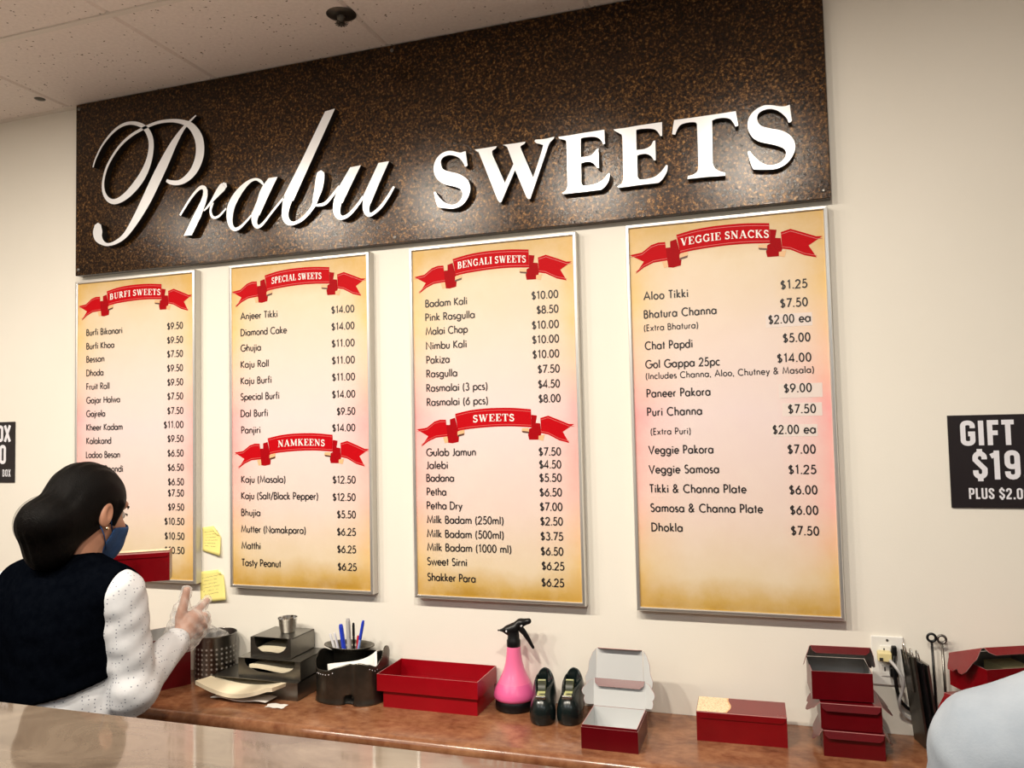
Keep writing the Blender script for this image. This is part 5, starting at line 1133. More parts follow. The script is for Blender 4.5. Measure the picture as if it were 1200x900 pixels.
tag(sdf_obj('plastic_bag', [(f_bag, (-1.385, -0.13, ZC + 0.075), (-1.245, -0.02, ZC + 0.19), 0.0035)], M['film']), 'crumpled clear plastic bag sticking out of the perforated holder', 'bag')

# ================================================================== scalloped caddy with pens
cd = wempty('desk_caddy', (-0.815, -0.100, ZC), 'dark metal scalloped caddy with a perforated pen cup, beside the red tray', 'caddy')
def plan(s):
    """s in 0..1 round the caddy, starting at the left end, front first"""
    a = math.pi + 2 * math.pi * s
    rx, ry = 0.103, 0.080
    x, y = rx * math.copysign(abs(math.cos(a)) ** 0.75, math.cos(a)), ry * math.copysign(abs(math.sin(a)) ** 0.75, math.sin(a))
    if y < 0: y += 0.016 * math.exp(-((x - 0.022) / 0.020) ** 2)
    return -0.812 + x, -0.097 + y * 0.95
def top(s):
    if s <= 0.5:
        pts = [(0, 0.128), (0.05, 0.112), (0.13, 0.092), (0.20, 0.092), (0.28, 0.112), (0.33, 0.118), (0.38, 0.112), (0.43, 0.104), (0.47, 0.120), (0.5, 0.150)]
    else:
        pts = [(0.5, 0.150), (0.60, 0.118), (0.75, 0.112), (0.90, 0.112), (1.0, 0.128)]
    for (a, b), (c, d) in zip(pts[:-1], pts[1:]):
        if a <= s <= c:
            t = (s - a) / (c - a); t = t * t * (3 - 2 * t)
            return b + (d - b) * t
    return 0.12
n = 120; rows = 22; vs = []; fs = []
for i in range(n):
    s = i / n; x, y = plan(s)
    for j in range(rows + 1):
        flare = 0.003 * max(0, 1 - j / 3) + 0.002 * (j / rows) ** 3
        vs.append((x + (x + 0.812) / 0.1 * flare, y + (y + 0.097) / 0.08 * flare, ZC + top(s) * j / rows))
for i in range(n):
    for j in range(rows):
        i2 = (i + 1) % n
        x, y = plan((i + 0.5) / n); z = top((i + 0.5) / n) * (j + 0.5) / rows
        if y < -0.12 and abs(x + 0.788) < 0.011 and z < 0.016 + math.sqrt(max(0, 0.011 ** 2 - (x + 0.788) ** 2)): continue
        fs.append((i * (rows + 1) + j, i2 * (rows + 1) + j, i2 * (rows + 1) + j + 1, i * (rows + 1) + j + 1))
mb = MB(); mb.add(vs, fs)
w_ = mb.build('wall', M['gunmetal'], cd, smooth=True)
so = w_.modifiers.new('thick', 'SOLIDIFY'); so.thickness = 0.002
MB().prism([(plan(i / 60)[0], plan(i / 60)[1]) for i in range(60)], (0, 0, ZC + 0.0045), (1, 0, 0), (0, 1, 0), 0.002).build('bottom', M['dark_inside'], cd)
M['perf2'] = perforated('perforated_gunmetal', 44, 0.0085, 0.117, 0.134, (0.13, 0.12, 0.10), 0.35, 0.27, (0.004, 0.004, 0.003))
MB().lathe([(0.046, 0.006), (0.050, 0.118), (0.072, 0.131), (0.079, 0.134), (0.079, 0.136), (0.070, 0.1335), (0.048, 0.120), (0.044, 0.010), (0.0001, 0.009)], (-0.845, -0.058, ZC), 48, sx=1.0, sy=0.62).build('pen_cup', M['perf2'], cd, smooth=True)
mb = MB()
for i in range(12):
    s = 0.13 + 0.017 * i if i < 7 else 0.39 + 0.017 * (i - 7)
    x, y = plan(s)
    o_ = Vector((x, y - 0.0012, ZC + top(s) - 0.012)); mb.box(o_.x - 0.0011, o_.x + 0.0011, o_.y - 0.0012, o_.y + 0.001, o_.z - 0.0011, o_.z + 0.0011)
mb.build('edge_holes', M['sign_white'], cd)
# folded white paper inside the caddy
vs = []; n = 18
for i in range(n + 1):
    u = i / n; x = -0.872 + 0.150 * u
    y = -0.128 + 0.010 * math.sin(u * 3.0) + 0.012 * u
    zt = 0.098 + 0.014 * u + 0.030 * u ** 4
    vs += [(x, y, ZC + 0.012), (x, y - 0.006, ZC + zt), (x, y + 0.012, ZC + zt - 0.004)]
fs = []
for i in range(n):
    a = 3 * i
    fs += [(a, a + 3, a + 4, a + 1), (a + 1, a + 4, a + 5, a + 2)]
mb = MB(); mb.add(vs, fs); o = mb.build('folded_paper', M['paper'], None, smooth=True)
so = o.modifiers.new('thick', 'SOLIDIFY'); so.thickness = 0.0016; so.offset = 0
tag(o, 'folded white paper standing in the dark scalloped caddy', 'paper')

def pen(bot, tip, r, body, cap, label, clip=True, cap_from=0.55):
    b, t_ = Vector(bot), Vector(tip); d = (t_ - b)
    e = wempty('pen', b, label, 'pen')
    mid = b + d * cap_from
    MB().tube([b, b + d * 0.02, mid], [r * 0.4, r * 0.85, r * 0.85], 10).build('barrel', M[body], e, smooth=True, angle=40)
    c = MB().tube([mid, mid + d * 0.03, t_ - d * 0.04, t_], [r, r, r * 0.95, r * 0.7], 10).build('cap', M[cap], e, smooth=True, angle=40)
    if clip:
        s = Vector((0.6, -0.8, 0)) * (r * 1.3)
        MB().tube([t_ - d * 0.03 + s * 0.5, t_ - d * 0.03 + s, t_ - d * 0.26 + s], r * 0.22, 6).build('clip', M[cap], c)
zb_, zm = ZC + 0.014, ZC + 0.15
pen((-0.862, -0.052, zb_), (-0.902, -0.070, 1.050), 0.0042, 'white_pen', 'white_pen', 'white pen, leftmost in the perforated pen cup')
pen((-0.858, -0.056, zb_), (-0.885, -0.074, 1.054), 0.0042, 'white_pen', 'white_pen', 'second white pen from the left, beside the fat blue pen')
pen((-0.852, -0.052, zb_), (-0.866, -0.070, 1.079), 0.0068, 'blue_pen', 'blue_pen', 'thick blue capped marker pen in the pen cup')
pen((-0.842, -0.054, zb_), (-0.842, -0.070, 1.097), 0.0068, 'grey_cord', 'grey_cord', 'thick silver and black marker standing tallest in the pen cup')
pen((-0.834, -0.050, zb_), (-0.826, -0.066, 1.084), 0.0040, 'black_plastic', 'black_plastic', 'slim black pen beside the silver marker', cap_from=0.8)
pen((-0.828, -0.052, zb_), (-0.808, -0.072, 1.050), 0.0036, 'red_pen', 'red_pen', 'short red pen between the black pen and the leaning blue pen', False)
pen((-0.838, -0.060, zb_), (-0.790, -0.072, 1.094), 0.0048, 'light_blue', 'blue_pen', 'blue and light blue pen leaning right out of the pen cup', cap_from=0.72)

# ================================================================== wall outlet, plugs, cords, clipboards, ring skewers
ot = wempty('wall_outlet', (0.605, 0, 1.0), 'white wall outlet plate above the counter at the right', 'outlet')
MB().box(0.569, 0.641, -0.006, -0.0005, 1.000, 1.117).build('plate', M['plate_white'], ot, bevel=0.002)
for zc_ in (1.036, 1.081):
    so_ = MB().box(0.588, 0.622, -0.0085, -0.006, zc_ - 0.0145, zc_ + 0.0145).build('socket', M['plate_white'], ot, bevel=0.003)
    for dx in (-0.008, 0.008):
        MB().box(0.605 + dx - 0.0015, 0.605 + dx + 0.0015, -0.0088, -0.0084, zc_ - 0.002, zc_ + 0.008).build('slot', M['dark_inside'], so_)
s = MB().lathe([(0.003, 0), (0.003, 0.0012), (0.0001, 0.0014)], (0, 0, 0), 10).build('plate_screw', M['steel'], ot)
s.matrix_parent_inverse = WORLD[ot.name] @ Matrix.Translation((0.605, -0.006, 1.108)) @ Matrix.Rotation(math.pi / 2, 4, 'X')
pg = wempty('power_cord', (0.600, -0.03, 1.06), 'grey power cord with a pale yellow plug in the wall outlet', 'cord')
MB().box(0.580, 0.611, -0.036, -0.0092, 1.063, 1.085).build('plug', M['yellow_plug'], pg, bevel=0.003)
MB().box(0.583, 0.591, -0.0375, -0.0355, 1.066, 1.073).build('plug_hole', M['dark_inside'], pg)
MB().tube(catmull([(0.606, -0.036, 1.068), (0.618, -0.055, 1.055), (0.630, -0.055, 1.030), (0.628, -0.045, 1.000), (0.622, -0.040, 0.975), (0.628, -0.020, 0.945), (0.648, -0.010, 0.925), (0.685, -0.006, 0.912)], 6), 0.0038, 8).build('cable', M['grey_cord'], pg, smooth=True)
pb = wempty('power_cord', (0.615, -0.02, 1.05), 'black power cord hanging from the wall outlet', 'cord')
MB().box(0.606, 0.624, -0.030, -0.0092, 1.026, 1.050).build('plug', M['black_plastic'], pb, bevel=0.003)
MB().box(0.612, 0.624, -0.022, -0.0092, 1.074, 1.098).build('upper_plug', M['black_plastic'], pb, bevel=0.003)
MB().tube(catmull([(0.617, -0.020, 1.076), (0.614, -0.030, 1.055), (0.616, -0.034, 1.025), (0.620, -0.026, 0.995), (0.630, -0.016, 0.965), (0.652, -0.008, 0.945), (0.690, -0.006, 0.935)], 6), 0.0042, 8).build('cable', M['black_plastic'], pb, smooth=True)

def clipboard(x, lean, y0, y1, h, label, m_, clip=True):
    e = empty('clipboard', (x, (y0 + y1) / 2, ZC), label, 'clipboard')
    e.rotation_euler = (0, lean, 0.25)
    d = (y1 - y0) / 2
    MB().box(-0.003, 0.003, -d, d, 0, h).build('board', M[m_], e, bevel=0.001)
    if clip:
        MB().box(-0.007, -0.003, -d * 0.45, d * 0.45, h - 0.085, h - 0.004).build('clip', M['steel'], e, bevel=0.001)
        MB().tube(catmull([(-0.006, -d * 0.3, h - 0.03), (-0.008, -d * 0.3, h + 0.012), (-0.009, -d * 0.1, h + 0.026), (-0.008, d * 0.1, h + 0.012), (-0.006, d * 0.15, h - 0.03)], 5), 0.0014, 6).build('clip_wire', M['bright_steel'], e, smooth=True)
    return e
clipboard(0.664, -0.105, -0.092, -0.020, 0.212, 'dark clipboard on edge with a wire clip, nearest the wall outlet', 'gunmetal')
clipboard(0.677, -0.105, -0.096, -0.020, 0.200, 'black clipboard standing on edge against the red box pile', 'black_plastic')
clipboard(0.690, -0.105, -0.090, -0.020, 0.196, 'grey metal clipboard behind the black one, wire loop on top', 'steel')
for x, y, z, m_, lab in [(0.700, -0.022, 1.124, 'black_plastic', 'black ring handle of a skewer standing behind the red box pile'),
                         (0.722, -0.020, 1.121, 'steel', 'grey ring handle of a skewer standing behind the red box pile')]:
    e = wempty('ring_skewer', (x, y, ZC), lab, 'skewer')
    ring = [(x + 0.0090 * math.cos(a), y, z + 0.0090 * math.sin(a)) for a in [2 * math.pi * i / 20 for i in range(21)]]
    MB().tube(ring, 0.0030, 8, caps=False).build('ring', M[m_], e, smooth=True)
    MB().tube([(x, y, z - 0.011), (x + 0.004, y, ZC + 0.0005)], 0.0028, 8).build('rod', M[m_], e, smooth=True)

# open maroon box behind the raised forearm
sweet_box((-1.452, -0.135, ZC), -0.55, 0.150, 0.120, 0.150, 'tall open maroon box on the counter behind the raised forearm', lid=112, lid_len=0.055, ear=20, tuck=80, tuck_len=0.014, m_out='maroon_card', m_in='grey_card', ear_w=0.03)

# ================================================================== the masked worker
def rotx(P, c, a):
    """room -> head frame (x right, y forward, z up) for a head bowed by a radians"""
    q_ = P - np.asarray(c, float); ca, sa = math.cos(a), math.sin(a)
    return np.stack([q_[:, 0], q_[:, 1] * ca - q_[:, 2] * sa, q_[:, 1] * sa + q_[:, 2] * ca], 1)
def from_head(p, c, a):
    ca, sa = math.cos(a), math.sin(a)
    return (c[0] + p[0], c[1] + p[1] * ca + p[2] * sa, c[2] - p[1] * sa + p[2] * ca)

def face_sdf(Q):
    d = el(Q, (0, -0.008, 0.020), (0.071, 0.090, 0.082))
    d = smin(d, el(Q, (0, 0.028, -0.035), (0.058, 0.060, 0.072)), 0.03)
    d = smin(d, rc(Q, (0, 0.030, -0.070), (0, 0.066, -0.098), 0.040, 0.018), 0.025)
    d = smin(d, el(Q, (0, 0.078, 0.030), (0.045, 0.016, 0.016)), 0.015)
    for s in (-1, 1):
        d = smax(d, -el(Q, (s * 0.032, 0.100, 0.004), (0.019, 0.018, 0.012)), 0.012)
        d = smin(d, el(Q, (s * 0.030, 0.076, -0.030), (0.020, 0.018, 0.018)), 0.02)
        # ear: shell with a hollow
        e = el(Q, (s * 0.074, -0.012, -0.012), (0.010, 0.019, 0.031))
        e = smax(e, -el(Q, (s * 0.084, -0.008, -0.006), (0.008, 0.010, 0.017)), 0.004)
        d = smin(d, e, 0.006)
    d = smin(d, chain(Q, [(0, 0.083, 0.014), (0, 0.096, -0.010), (0, 0.106, -0.032)], [0.007, 0.009, 0.012]), 0.012)
    d = smin(d, el(Q, (0, 0.096, -0.036), (0.017, 0.010, 0.009)), 0.008)
    d = smin(d, el(Q, (0, 0.085, -0.062), (0.022, 0.010, 0.009)), 0.008)
    return d

HC, HA = (-1.250, -0.612, 1.466), 0.30
NK = (-1.256, -0.650, 1.335)
SR, ER, WR = (-1.092, -0.664, 1.275), (-1.075, -0.640, 1.058), (-1.104, -0.455, 1.128)
SL, EL_, WL_ = (-1.425, -0.650, 1.275), (-1.475, -0.520, 1.100), (-1.440, -0.340, 1.215)
cx = -1.258
worker = wempty('person', (cx, -0.66, 0), 'masked worker in a dark vest over a white dotted shirt, one gloved hand raised', 'person')

def torso(P, g=0.0):
    d = el(P, (cx, -0.655, 1.190), (0.168 + g, 0.112 + g, 0.165 + g))
    d = smin(d, el(P, (cx, -0.655, 1.020), (0.158 + g, 0.112 + g, 0.170 + g)), 0.05)
    d = smin(d, el(P, (cx, -0.660, 0.880), (0.180 + g, 0.128 + g, 0.150 + g)), 0.05)
    d = smin(d, rc(P, (SL[0] + 0.03, SL[1], SL[2]), (SR[0] - 0.03, SR[1], SR[2]), 0.052 + g, 0.052 + g), 0.05)
    d = smin(d, rc(P, (NK[0], NK[1] - 0.004, NK[2] - 0.012), (SR[0] - 0.01, SR[1], SR[2] + 0.012), 0.048 + g, 0.040 + g), 0.03)
    d = smin(d, rc(P, (NK[0], NK[1] - 0.004, NK[2] - 0.012), (SL[0] + 0.01, SL[1], SL[2] + 0.012), 0.048 + g, 0.040 + g), 0.03)
    return d
def arm(P, S, E, W, g):
    d = rc(P, S, E, 0.046 + g, 0.036 + g)
    return smin(d, rc(P, E, W, 0.036 + g, 0.024 + g), 0.02)
HAND = dict(
    thumb=([(-1.108, -0.452, 1.146), (-1.112, -0.448, 1.176), (-1.110, -0.438, 1.208), (-1.109, -0.428, 1.240)], [0.014, 0.0135, 0.0115, 0.0095]),
    index=([(-1.100, -0.420, 1.176), (-1.102, -0.392, 1.183), (-1.106, -0.368, 1.190), (-1.111, -0.348, 1.197)], [0.011, 0.0098, 0.0088, 0.0075]),
    middle=([(-1.092, -0.422, 1.168), (-1.088, -0.388, 1.166), (-1.094, -0.370, 1.150), (-1.106, -0.378, 1.138)], [0.011, 0.0098, 0.0088, 0.0078]),
    ring=([(-1.088, -0.428, 1.156), (-1.084, -0.398, 1.150), (-1.090, -0.384, 1.135), (-1.104, -0.392, 1.126)], [0.0108, 0.0094, 0.0085, 0.0074]),
    little=([(-1.087, -0.434, 1.144), (-1.084, -0.410, 1.135), (-1.090, -0.400, 1.122), (-1.102, -0.405, 1.115)], [0.0098, 0.0082, 0.0075, 0.0066]))
def right_hand(P):
    d = rc(P, (-1.103, -0.462, 1.124), (-1.097, -0.432, 1.160), 0.022, 0.0235)
    d = smin(d, rc(P, (-1.096, -0.440, 1.140), (-1.094, -0.424, 1.164), 0.020, 0.017), 0.012)
    for k_, (pts, rs) in HAND.items():
        d = smin(d, chain(P, pts, rs), 0.006)
    return smin(d, rc(P, ER, (-1.103, -0.462, 1.124), 0.036, 0.0225), 0.012)
LH = [([(-1.425, -0.318, 1.228), (-1.400, -0.290, 1.250), (-1.372, -0.300, 1.262), (-1.352, -0.335, 1.262)], [0.0105, 0.0095, 0.0085, 0.0075]),
      ([(-1.428, -0.312, 1.246), (-1.400, -0.282, 1.268), (-1.370, -0.292, 1.282), (-1.350, -0.330, 1.284)], [0.0105, 0.0095, 0.0085, 0.0075]),
      ([(-1.432, -0.312, 1.262), (-1.406, -0.284, 1.288), (-1.378, -0.294, 1.304), (-1.360, -0.328, 1.306)], [0.0105, 0.0092, 0.0082, 0.0072]),
      ([(-1.420, -0.322, 1.212), (-1.398, -0.300, 1.230), (-1.378, -0.308, 1.238), (-1.360, -0.332, 1.240)], [0.0095, 0.0082, 0.0075, 0.0066]),
      ([(-1.444, -0.352, 1.232), (-1.425, -0.368, 1.262), (-1.398, -0.374, 1.284), (-1.376, -0.372, 1.298)], [0.014, 0.0125, 0.0108, 0.0092])]
def left_hand(P):
    d = rc(P, WL_, (-1.430, -0.325, 1.242), 0.022, 0.024)
    for pts, rs in LH: d = smin(d, chain(P, pts, rs), 0.006)
    return smin(d, rc(P, EL_, WL_, 0.034, 0.022), 0.012)
def head_neck(P):
    d = face_sdf(rotx(P, HC, HA))
    return smin(d, rc(P, (HC[0], HC[1] - 0.030, HC[2] - 0.070), (NK[0], NK[1], NK[2] - 0.03), 0.050, 0.056), 0.025)
def trunk(P):
    d = smin(torso(P, -0.012), arm(P, SR, ER, WR, -0.006), 0.03)
    d = smin(d, arm(P, SL, EL_, WL_, -0.006), 0.03)
    for s in (-1, 1):
        d = smin(d, chain(P, [(cx + s * 0.085, -0.66, 0.82), (cx + s * 0.095, -0.65, 0.45), (cx + s * 0.10, -0.66, 0.09)], [0.080, 0.052, 0.036]), 0.03)
    return smin(d, rc(P, (NK[0], NK[1], NK[2]), (NK[0], NK[1], NK[2] - 0.05), 0.05, 0.055), 0.02)
body = sdf_obj('body', [(head_neck, (-1.36, -0.76, 1.27), (-1.14, -0.44, 1.60), 0.0030),
                        (right_hand, (-1.15, -0.53, 1.05), (-1.03, -0.32, 1.27), 0.0026),
                        (left_hand, (-1.50, -0.42, 1.15), (-1.32, -0.25, 1.33), 0.0030),
                        (trunk, (-1.62, -0.86, 0.03), (-0.98, -0.28, 1.38), 0.012)], M['skin'], worker)

# eyes, brows and lashes
for s in (-1, 1):
    p = from_head((s * 0.031, 0.0765, 0.003), HC, HA)
    ey = MB().lathe([(0.0115 * math.sin(math.pi * i / 8) + 0.00005, -0.0115 * math.cos(math.pi * i / 8)) for i in range(9)], p, 14).build('eye', M['eye_white'], worker, smooth=True)
    p2 = from_head((s * 0.031, 0.0830, 0.000), HC, HA)
    MB().lathe([(0.0055 * math.sin(math.pi * i / 6) + 0.00005, -0.0055 * math.cos(math.pi * i / 6)) for i in range(7)], p2, 12).build('iris', M['lips'], ey, smooth=True)
    MB().tube([from_head((s * x, y, z), HC, HA) for x, y, z in [(0.014, 0.090, 0.008), (0.026, 0.092, 0.010), (0.042, 0.086, 0.006), (0.049, 0.080, 0.001)]], [0.001, 0.002, 0.002, 0.0008], 6).build('lash', M['hair'], worker, smooth=True)
    MB().tube([from_head((s * x, y, z), HC, HA) for x, y, z in [(0.010, 0.092, 0.024), (0.026, 0.092, 0.029), (0.044, 0.083, 0.025), (0.052, 0.074, 0.018)]], [0.002, 0.0032, 0.0028, 0.001], 6).build('eyebrow', M['hair'], worker, smooth=True)

# hair drawn back over the ears into a low net-covered bun
def hair(P):
    Q = rotx(P, HC, HA)
    d = el(Q, (0, -0.012, 0.024), (0.082, 0.100, 0.092))
    d = smin(d, el(Q, (0, -0.055, -0.030), (0.072, 0.058, 0.075)), 0.03)
    d = smin(d, el(Q, (0.0, -0.105, -0.052), (0.068, 0.062, 0.062)), 0.03)
    d = smin(d, el(Q, (0.0, -0.080, -0.110), (0.058, 0.045, 0.050)), 0.03)
    line = Q[:, 1] * 0.80 - Q[:, 2] * 0.60 - 0.030 + 0.006 * np.cos(Q[:, 0] * 40)
    d = smax(d, line, 0.008)
    for s in (-1, 1):
        d = smax(d, -el(Q, (s * 0.086, -0.008, -0.018), (0.022, 0.021, 0.034)), 0.006)
        d = smin(d, rc(Q, (s * 0.072, 0.030, 0.020), (s * 0.070, 0.024, -0.030), 0.010, 0.004), 0.01)
    return d + 0.0012 * np.sin(Q[:, 0] * 260) * np.cos(Q[:, 2] * 30)
hr = sdf_obj('hair', [(hair, (-1.37, -0.82, 1.28), (-1.13, -0.47, 1.60), 0.0032)], M['hair'], worker)
def hnet(P):
    Q = rotx(P, HC, HA)
    return el(Q, (0, -0.105, -0.050), (0.071, 0.066, 0.066))
sdf_obj('hair_net', [(hnet, (-1.36, -0.84, 1.30), (-1.14, -0.58, 1.58), 0.005)], M['net'], hr)

# face mask with ear loop
def mask(P):
    Q = rotx(P, HC, HA)
    d = smin(face_sdf(Q), el(Q, (0, 0.078, -0.060), (0.040, 0.034, 0.050)), 0.02)
    d = np.abs(d - 0.004) - 0.0022
    up_ = Q[:, 2] + 0.020 - 0.10 * (Q[:, 1] - 0.09) * 1.6 - 0.010 * np.cos(Q[:, 0] * 35)
    d = smax(d, up_, 0.004)
    d = smax(d, -Q[:, 2] - 0.128, 0.004)
    return smax(d, 0.024 - Q[:, 1] + 0.25 * np.abs(Q[:, 2] + 0.07), 0.004)
mk = sdf_obj('face_mask', [(mask, (-1.34, -0.64, 1.29), (-1.16, -0.43, 1.50), 0.0026)], M['mask'], worker)
for s in (-1, 1):
    MB().tube([from_head((s * x, y, z), HC, HA) for x, y, z in [(0.060, 0.034, -0.046), (0.071, 0.010, -0.020), (0.0735, 0.002, 0.006)]], 0.0016, 6).build('ear_loop', M['mask'], mk, smooth=True)
    MB().tube([from_head((s * x, y, z), HC, HA) for x, y, z in [(0.056, 0.032, -0.090), (0.068, 0.004, -0.060), (0.072, -0.018, -0.040)]], 0.0016, 6).build('ear_loop', M['mask'], mk, smooth=True)
p = from_head((0.083, -0.008, -0.044), HC, HA)
er = MB().lathe([(0.0045 * math.sin(math.pi * i / 6) + 0.00005, -0.0045 * math.cos(math.pi * i / 6)) for i in range(7)], p, 12).build('earring', M['earring'], worker, smooth=True)

# shirt, vest, trousers, shoes
def folds(P, a):
    return a * (np.sin(P[:, 2] * 75 + P[:, 0] * 60) * 0.6 + np.sin(P[:, 2] * 130 - P[:, 1] * 95 + 1.0) * 0.4)
def shirt(P):
    d = smin(torso(P, 0.002), rc(P, SR, ER, 0.054, 0.047), 0.025)
    d = smin(d, rc(P, ER, (WR[0], WR[1] - 0.012, WR[2] - 0.004), 0.047, 0.034), 0.022)
    d = smin(d, el(P, (ER[0] + 0.006, ER[1] - 0.012, ER[2] - 0.006), (0.045, 0.045, 0.048)), 0.02)
    d = smin(d, rc(P, SL, EL_, 0.054, 0.047), 0.025)
    d = smin(d, rc(P, EL_, WL_, 0.047, 0.034), 0.022)
    d = d + folds(P, 0.0022)
    d = smax(d, 0.86 - P[:, 2], 0.01)
    d = smax(d, np.maximum((P - np.array(WR)) @ (np.array([-0.16, 0.93, 0.33])) + 0.004, P[:, 0] * 0 - 1) * np.where(P[:, 0] > -1.25, 1, 0) - np.where(P[:, 0] > -1.25, 0, 1), 0.004)
    d = smax(d, -rc(P, NK, (HC[0], HC[1] - 0.03, HC[2] - 0.05), 0.052, 0.058), 0.006)
    return d
sdf_obj('shirt', [(shirt, (-1.60, -0.84, 0.82), (-0.99, -0.30, 1.40), 0.0055)], M['dots'], worker)
MB().prism([(0, 0), (0.052, -0.004), (0.030, -0.040), (0.008, -0.022)], from_head((0.012, 0.055, -0.140), HC, HA), (0.8, 0.5, 0), (0, 0.2, 1), 0.002).build('collar', M['dots'], worker)
def vest(P):
    d = torso(P, 0.012) + folds(P, 0.0012)
    hem = 1.052 + (P[:, 0] - cx) * 0.16 + (P[:, 1] + 0.75) * 0.30 - P[:, 2]
    d = smax(d, hem, 0.006)
    for S, s in ((SR, 1), (SL, -1)):
        d = smax(d, s * (P[:, 0] - S[0]) - 0.012 + 0.10 * np.maximum(0, (S[2] - P[:, 2])) , 0.008)
    d = smax(d, -rc(P, NK, (HC[0], HC[1] - 0.03, HC[2] - 0.05), 0.056, 0.062), 0.006)
    return d
sdf_obj('vest', [(vest, (-1.48, -0.82, 0.98), (-1.02, -0.48, 1.42), 0.0055)], M['vest'], worker)
def trou(P):
    d = smax(torso(P, 0.006), P[:, 2] - 0.93, 0.01)
    for s in (-1, 1):
        d = smin(d, chain(P, [(cx + s * 0.085, -0.66, 0.82), (cx + s * 0.095, -0.65, 0.45), (cx + s * 0.10, -0.66, 0.06)], [0.098, 0.072, 0.058]), 0.03)
    return smax(d, 0.05 - P[:, 2], 0.01)
sdf_obj('trousers', [(trou, (-1.48, -0.84, 0.03), (-1.04, -0.50, 0.96), 0.012)], M['trousers'], worker)
for s in (-1, 1):
    def shoe(P, s=s):
        d = smin(el(P, (cx + s * 0.10, -0.60, 0.03), (0.045, 0.10, 0.035)), el(P, (cx + s * 0.10, -0.67, 0.05), (0.042, 0.055, 0.05)), 0.02)
        return smax(d, 0.001 - P[:, 2], 0.004)
    sdf_obj('shoe', [(shoe, (cx + s * 0.10 - 0.07, -0.76, -0.006), (cx + s * 0.10 + 0.07, -0.47, 0.13), 0.006)], M['black_plastic'], worker)

# loose clear plastic glove on the raised hand
def glove(P):
    d = right_hand(P) - 0.004
    d = smin(d, rc(P, (-1.108, -0.462, 1.138), (-1.110, -0.450, 1.190), 0.032, 0.018), 0.02)
    d = smin(d, rc(P, (-1.100, -0.440, 1.120), (-1.090, -0.410, 1.150), 0.034, 0.024), 0.02)
    d = d + 0.0025 * np.sin(P[:, 2] * 190 + P[:, 0] * 160) * np.sin(P[:, 1] * 150)
    return smax(d, -((P - np.array((-1.104, -0.474, 1.116))) @ np.array([0.0, 0.75, 0.66])), 0.003)
sdf_obj('glove', [(glove, (-1.17, -0.53, 1.07), (-1.03, -0.32, 1.27), 0.003)], M['film'], worker)

# the red box held up in the other hand
hb = sweet_box((-1.353, -0.338, 1.238), 0.62, 0.170, 0.062, 0.078, 'red box held up by the masked worker in front of her face', lid=0, lid_len=0.063, tuck=90, tuck_len=0.012, m_out='red_card')
MB().prism([(-0.082, -0.010), (0.082, -0.010), (0.082, 0.029), (-0.082, 0.029)], (0, 0, 0.0812), (1, 0, 0), (0, 1, 0), 0.0003).build('gold_band', M['gold_pattern'], hb)
hb.rotation_euler = (0.0, 0.0, 0.62)

# ================================================================== the second person, only a shoulder in view
kx, ky = 0.807, -0.935
K_ = wempty('person', (kx, ky, 0), 'person in pale blue-grey clothing, only a shoulder showing at the bottom right corner', 'person')
kN = (kx, ky, 1.375)
kSL, kSR = (kx - 0.175, ky + 0.005, 1.200), (kx + 0.175, ky + 0.005, 1.200)
kEL, kER = (kx - 0.215, ky + 0.06, 1.00), (kx + 0.215, ky + 0.06, 1.00)
kWL, kWR = (kx - 0.150, ky + 0.27, 0.985), (kx + 0.150, ky + 0.27, 0.985)
kH, kA = (kx, ky + 0.020, 1.515), 0.15
def ktorso(P, g=0.0):
    d = el(P, (kx, ky, 1.150), (0.180 + g, 0.112 + g, 0.18 + g))
    d = smin(d, el(P, (kx, ky, 1.000), (0.165 + g, 0.108 + g, 0.18 + g)), 0.05)
    d = smin(d, el(P, (kx, ky, 0.870), (0.180 + g, 0.118 + g, 0.150 + g)), 0.05)
    d = smin(d, rc(P, kSL, kSR, 0.058 + g, 0.058 + g), 0.05)
    for S in (kSL, kSR):
        d = smin(d, rc(P, (kN[0], kN[1], kN[2] - 0.03), (S[0], S[1], S[2] + 0.012), 0.050 + g, 0.048 + g), 0.04)
    return d
def khand(P, W, s):
    d = rc(P, W, (W[0] - s * 0.01, W[1] + 0.075, W[2] - 0.01), 0.024, 0.030)
    for i in range(4):
        b = (W[0] - s * 0.01 + (i - 1.5) * 0.018, W[1] + 0.09, W[2] - 0.010)
        l = (0.062, 0.072, 0.066, 0.052)[i]
        d = smin(d, chain(P, [b, (b[0], b[1] + l * 0.5, b[2] - 0.006), (b[0], b[1] + l * 0.85, b[2] - 0.030)], [0.0095, 0.0085, 0.007]), 0.006)
    return smin(d, chain(P, [(W[0] - s * 0.018, W[1] + 0.03, W[2]), (W[0] - s * 0.045, W[1] + 0.06, W[2] - 0.01), (W[0] - s * 0.052, W[1] + 0.085, W[2] - 0.022)], [0.014, 0.011, 0.009]), 0.008)
def kbody(P):
    d = smin(ktorso(P, -0.012), rc(P, kSL, kEL, 0.042, 0.034), 0.03)
    d = smin(d, rc(P, kSR, kER, 0.042, 0.034), 0.03)
    for E, W, s in ((kEL, kWL, -1), (kER, kWR, 1)):
        d = smin(d, rc(P, E, W, 0.034, 0.024), 0.015)
        d = smin(d, khand(P, W, s), 0.006)
    return d
def khead(P):
    return smin(face_sdf(rotx(P, kH, kA)), rc(P, (kH[0], kH[1] - 0.03, kH[2] - 0.06), (kN[0], kN[1], kN[2] - 0.05), 0.050, 0.056), 0.025)
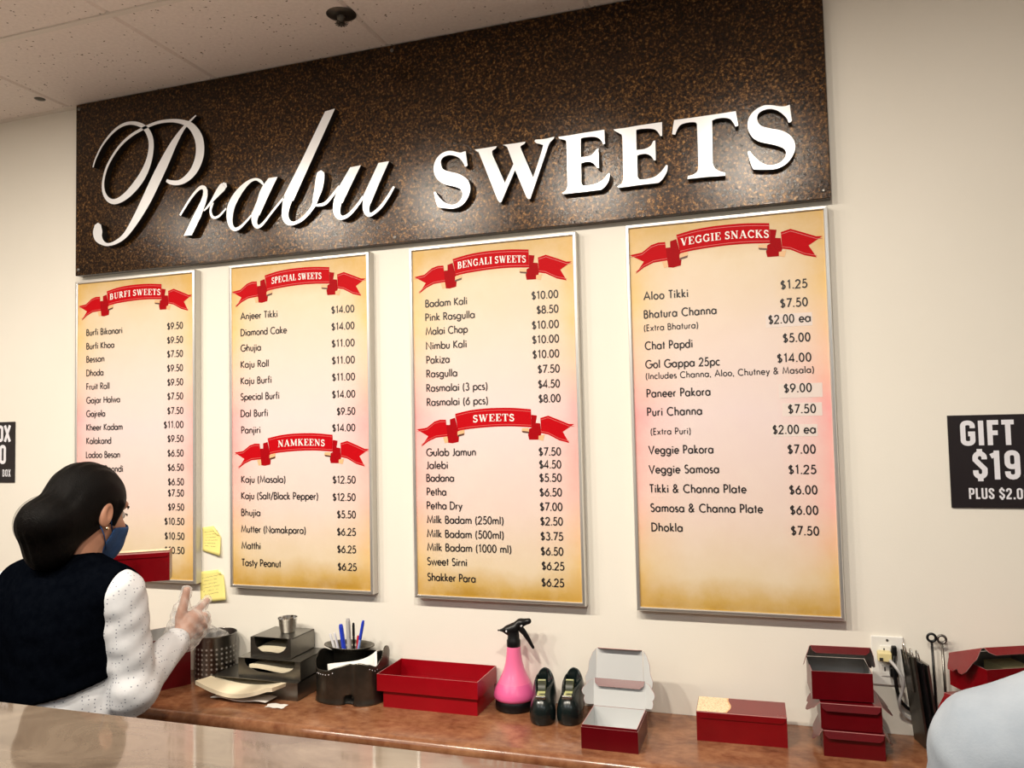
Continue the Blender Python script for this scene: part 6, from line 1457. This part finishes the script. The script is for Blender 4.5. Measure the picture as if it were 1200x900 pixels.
def klegs(P):
    d = el(P, (kx, ky, 0.87), (0.165, 0.105, 0.13))
    for s in (-1, 1):
        d = smin(d, chain(P, [(kx + s * 0.085, ky, 0.82), (kx + s * 0.095, ky, 0.45), (kx + s * 0.10, ky, 0.09)], [0.078, 0.052, 0.036]), 0.03)
    return d
sdf_obj('body', [(khead, (kx - 0.11, ky - 0.13, 1.28), (kx + 0.11, ky + 0.17, 1.62), 0.0045),
                 (kbody, (kx - 0.30, ky - 0.15, 0.88), (kx + 0.30, ky + 0.46, 1.42), 0.006),
                 (klegs, (kx - 0.21, ky - 0.15, 0.03), (kx + 0.21, ky + 0.15, 1.02), 0.014)], M['skin'], K_)
def kshirt(P):
    d = ktorso(P, 0.006)
    for S, E, W in ((kSL, kEL, kWL), (kSR, kER, kWR)):
        d = smin(d, rc(P, S, E, 0.080, 0.066), 0.035)
        d = smin(d, rc(P, E, W, 0.056, 0.042), 0.02)
    d = d + folds(P, 0.0014)
    d = smax(d, 0.80 - P[:, 2], 0.01)
    d = smax(d, P[:, 1] - (kWL[1] - 0.01), 0.004)
    return smax(d, -rc(P, kN, (kH[0], kH[1] - 0.03, kH[2] - 0.03), 0.056, 0.062), 0.008)
sdf_obj('shirt', [(kshirt, (kx - 0.34, ky - 0.17, 0.78), (kx + 0.34, ky + 0.30, 1.46), 0.0065)], M['pale_cloth'], K_)
def khair(P):
    Q = rotx(P, kH, kA)
    d = smin(el(Q, (0, -0.012, 0.024), (0.081, 0.099, 0.091)), el(Q, (0, -0.055, -0.030), (0.068, 0.050, 0.070)), 0.03)
    d = smax(d, Q[:, 1] * 0.80 - Q[:, 2] * 0.60 - 0.030, 0.008)
    for s in (-1, 1): d = smax(d, -el(Q, (s * 0.086, -0.008, -0.018), (0.022, 0.021, 0.034)), 0.006)
    return d
sdf_obj('hair', [(khair, (kx - 0.11, ky - 0.14, 1.33), (kx + 0.11, ky + 0.14, 1.63), 0.006)], M['hair'], K_)
for s in (-1, 1):
    p = from_head((s * 0.031, 0.082, 0.004), kH, kA)
    MB().lathe([(0.0115 * math.sin(math.pi * i / 8) + 0.00005, -0.0115 * math.cos(math.pi * i / 8)) for i in range(9)], p, 12).build('eye', M['eye_white'], K_, smooth=True)
def ktrou(P):
    d = smax(ktorso(P, 0.004), P[:, 2] - 0.93, 0.01)
    for s in (-1, 1):
        d = smin(d, chain(P, [(kx + s * 0.085, ky, 0.82), (kx + s * 0.095, ky, 0.45), (kx + s * 0.10, ky, 0.06)], [0.096, 0.072, 0.058]), 0.03)
    return smax(d, 0.05 - P[:, 2], 0.01)
sdf_obj('trousers', [(ktrou, (kx - 0.22, ky - 0.16, 0.03), (kx + 0.22, ky + 0.16, 0.96), 0.013)], M['trousers'], K_)
for s in (-1, 1):
    def shoe(P, s=s):
        d = smin(el(P, (kx + s * 0.10, ky + 0.06, 0.03), (0.045, 0.10, 0.035)), el(P, (kx + s * 0.10, ky - 0.01, 0.05), (0.042, 0.055, 0.05)), 0.02)
        return smax(d, 0.001 - P[:, 2], 0.004)
    sdf_obj('shoe', [(shoe, (kx + s * 0.10 - 0.07, ky - 0.10, -0.006), (kx + s * 0.10 + 0.07, ky + 0.19, 0.13), 0.006)], M['black_plastic'], K_)
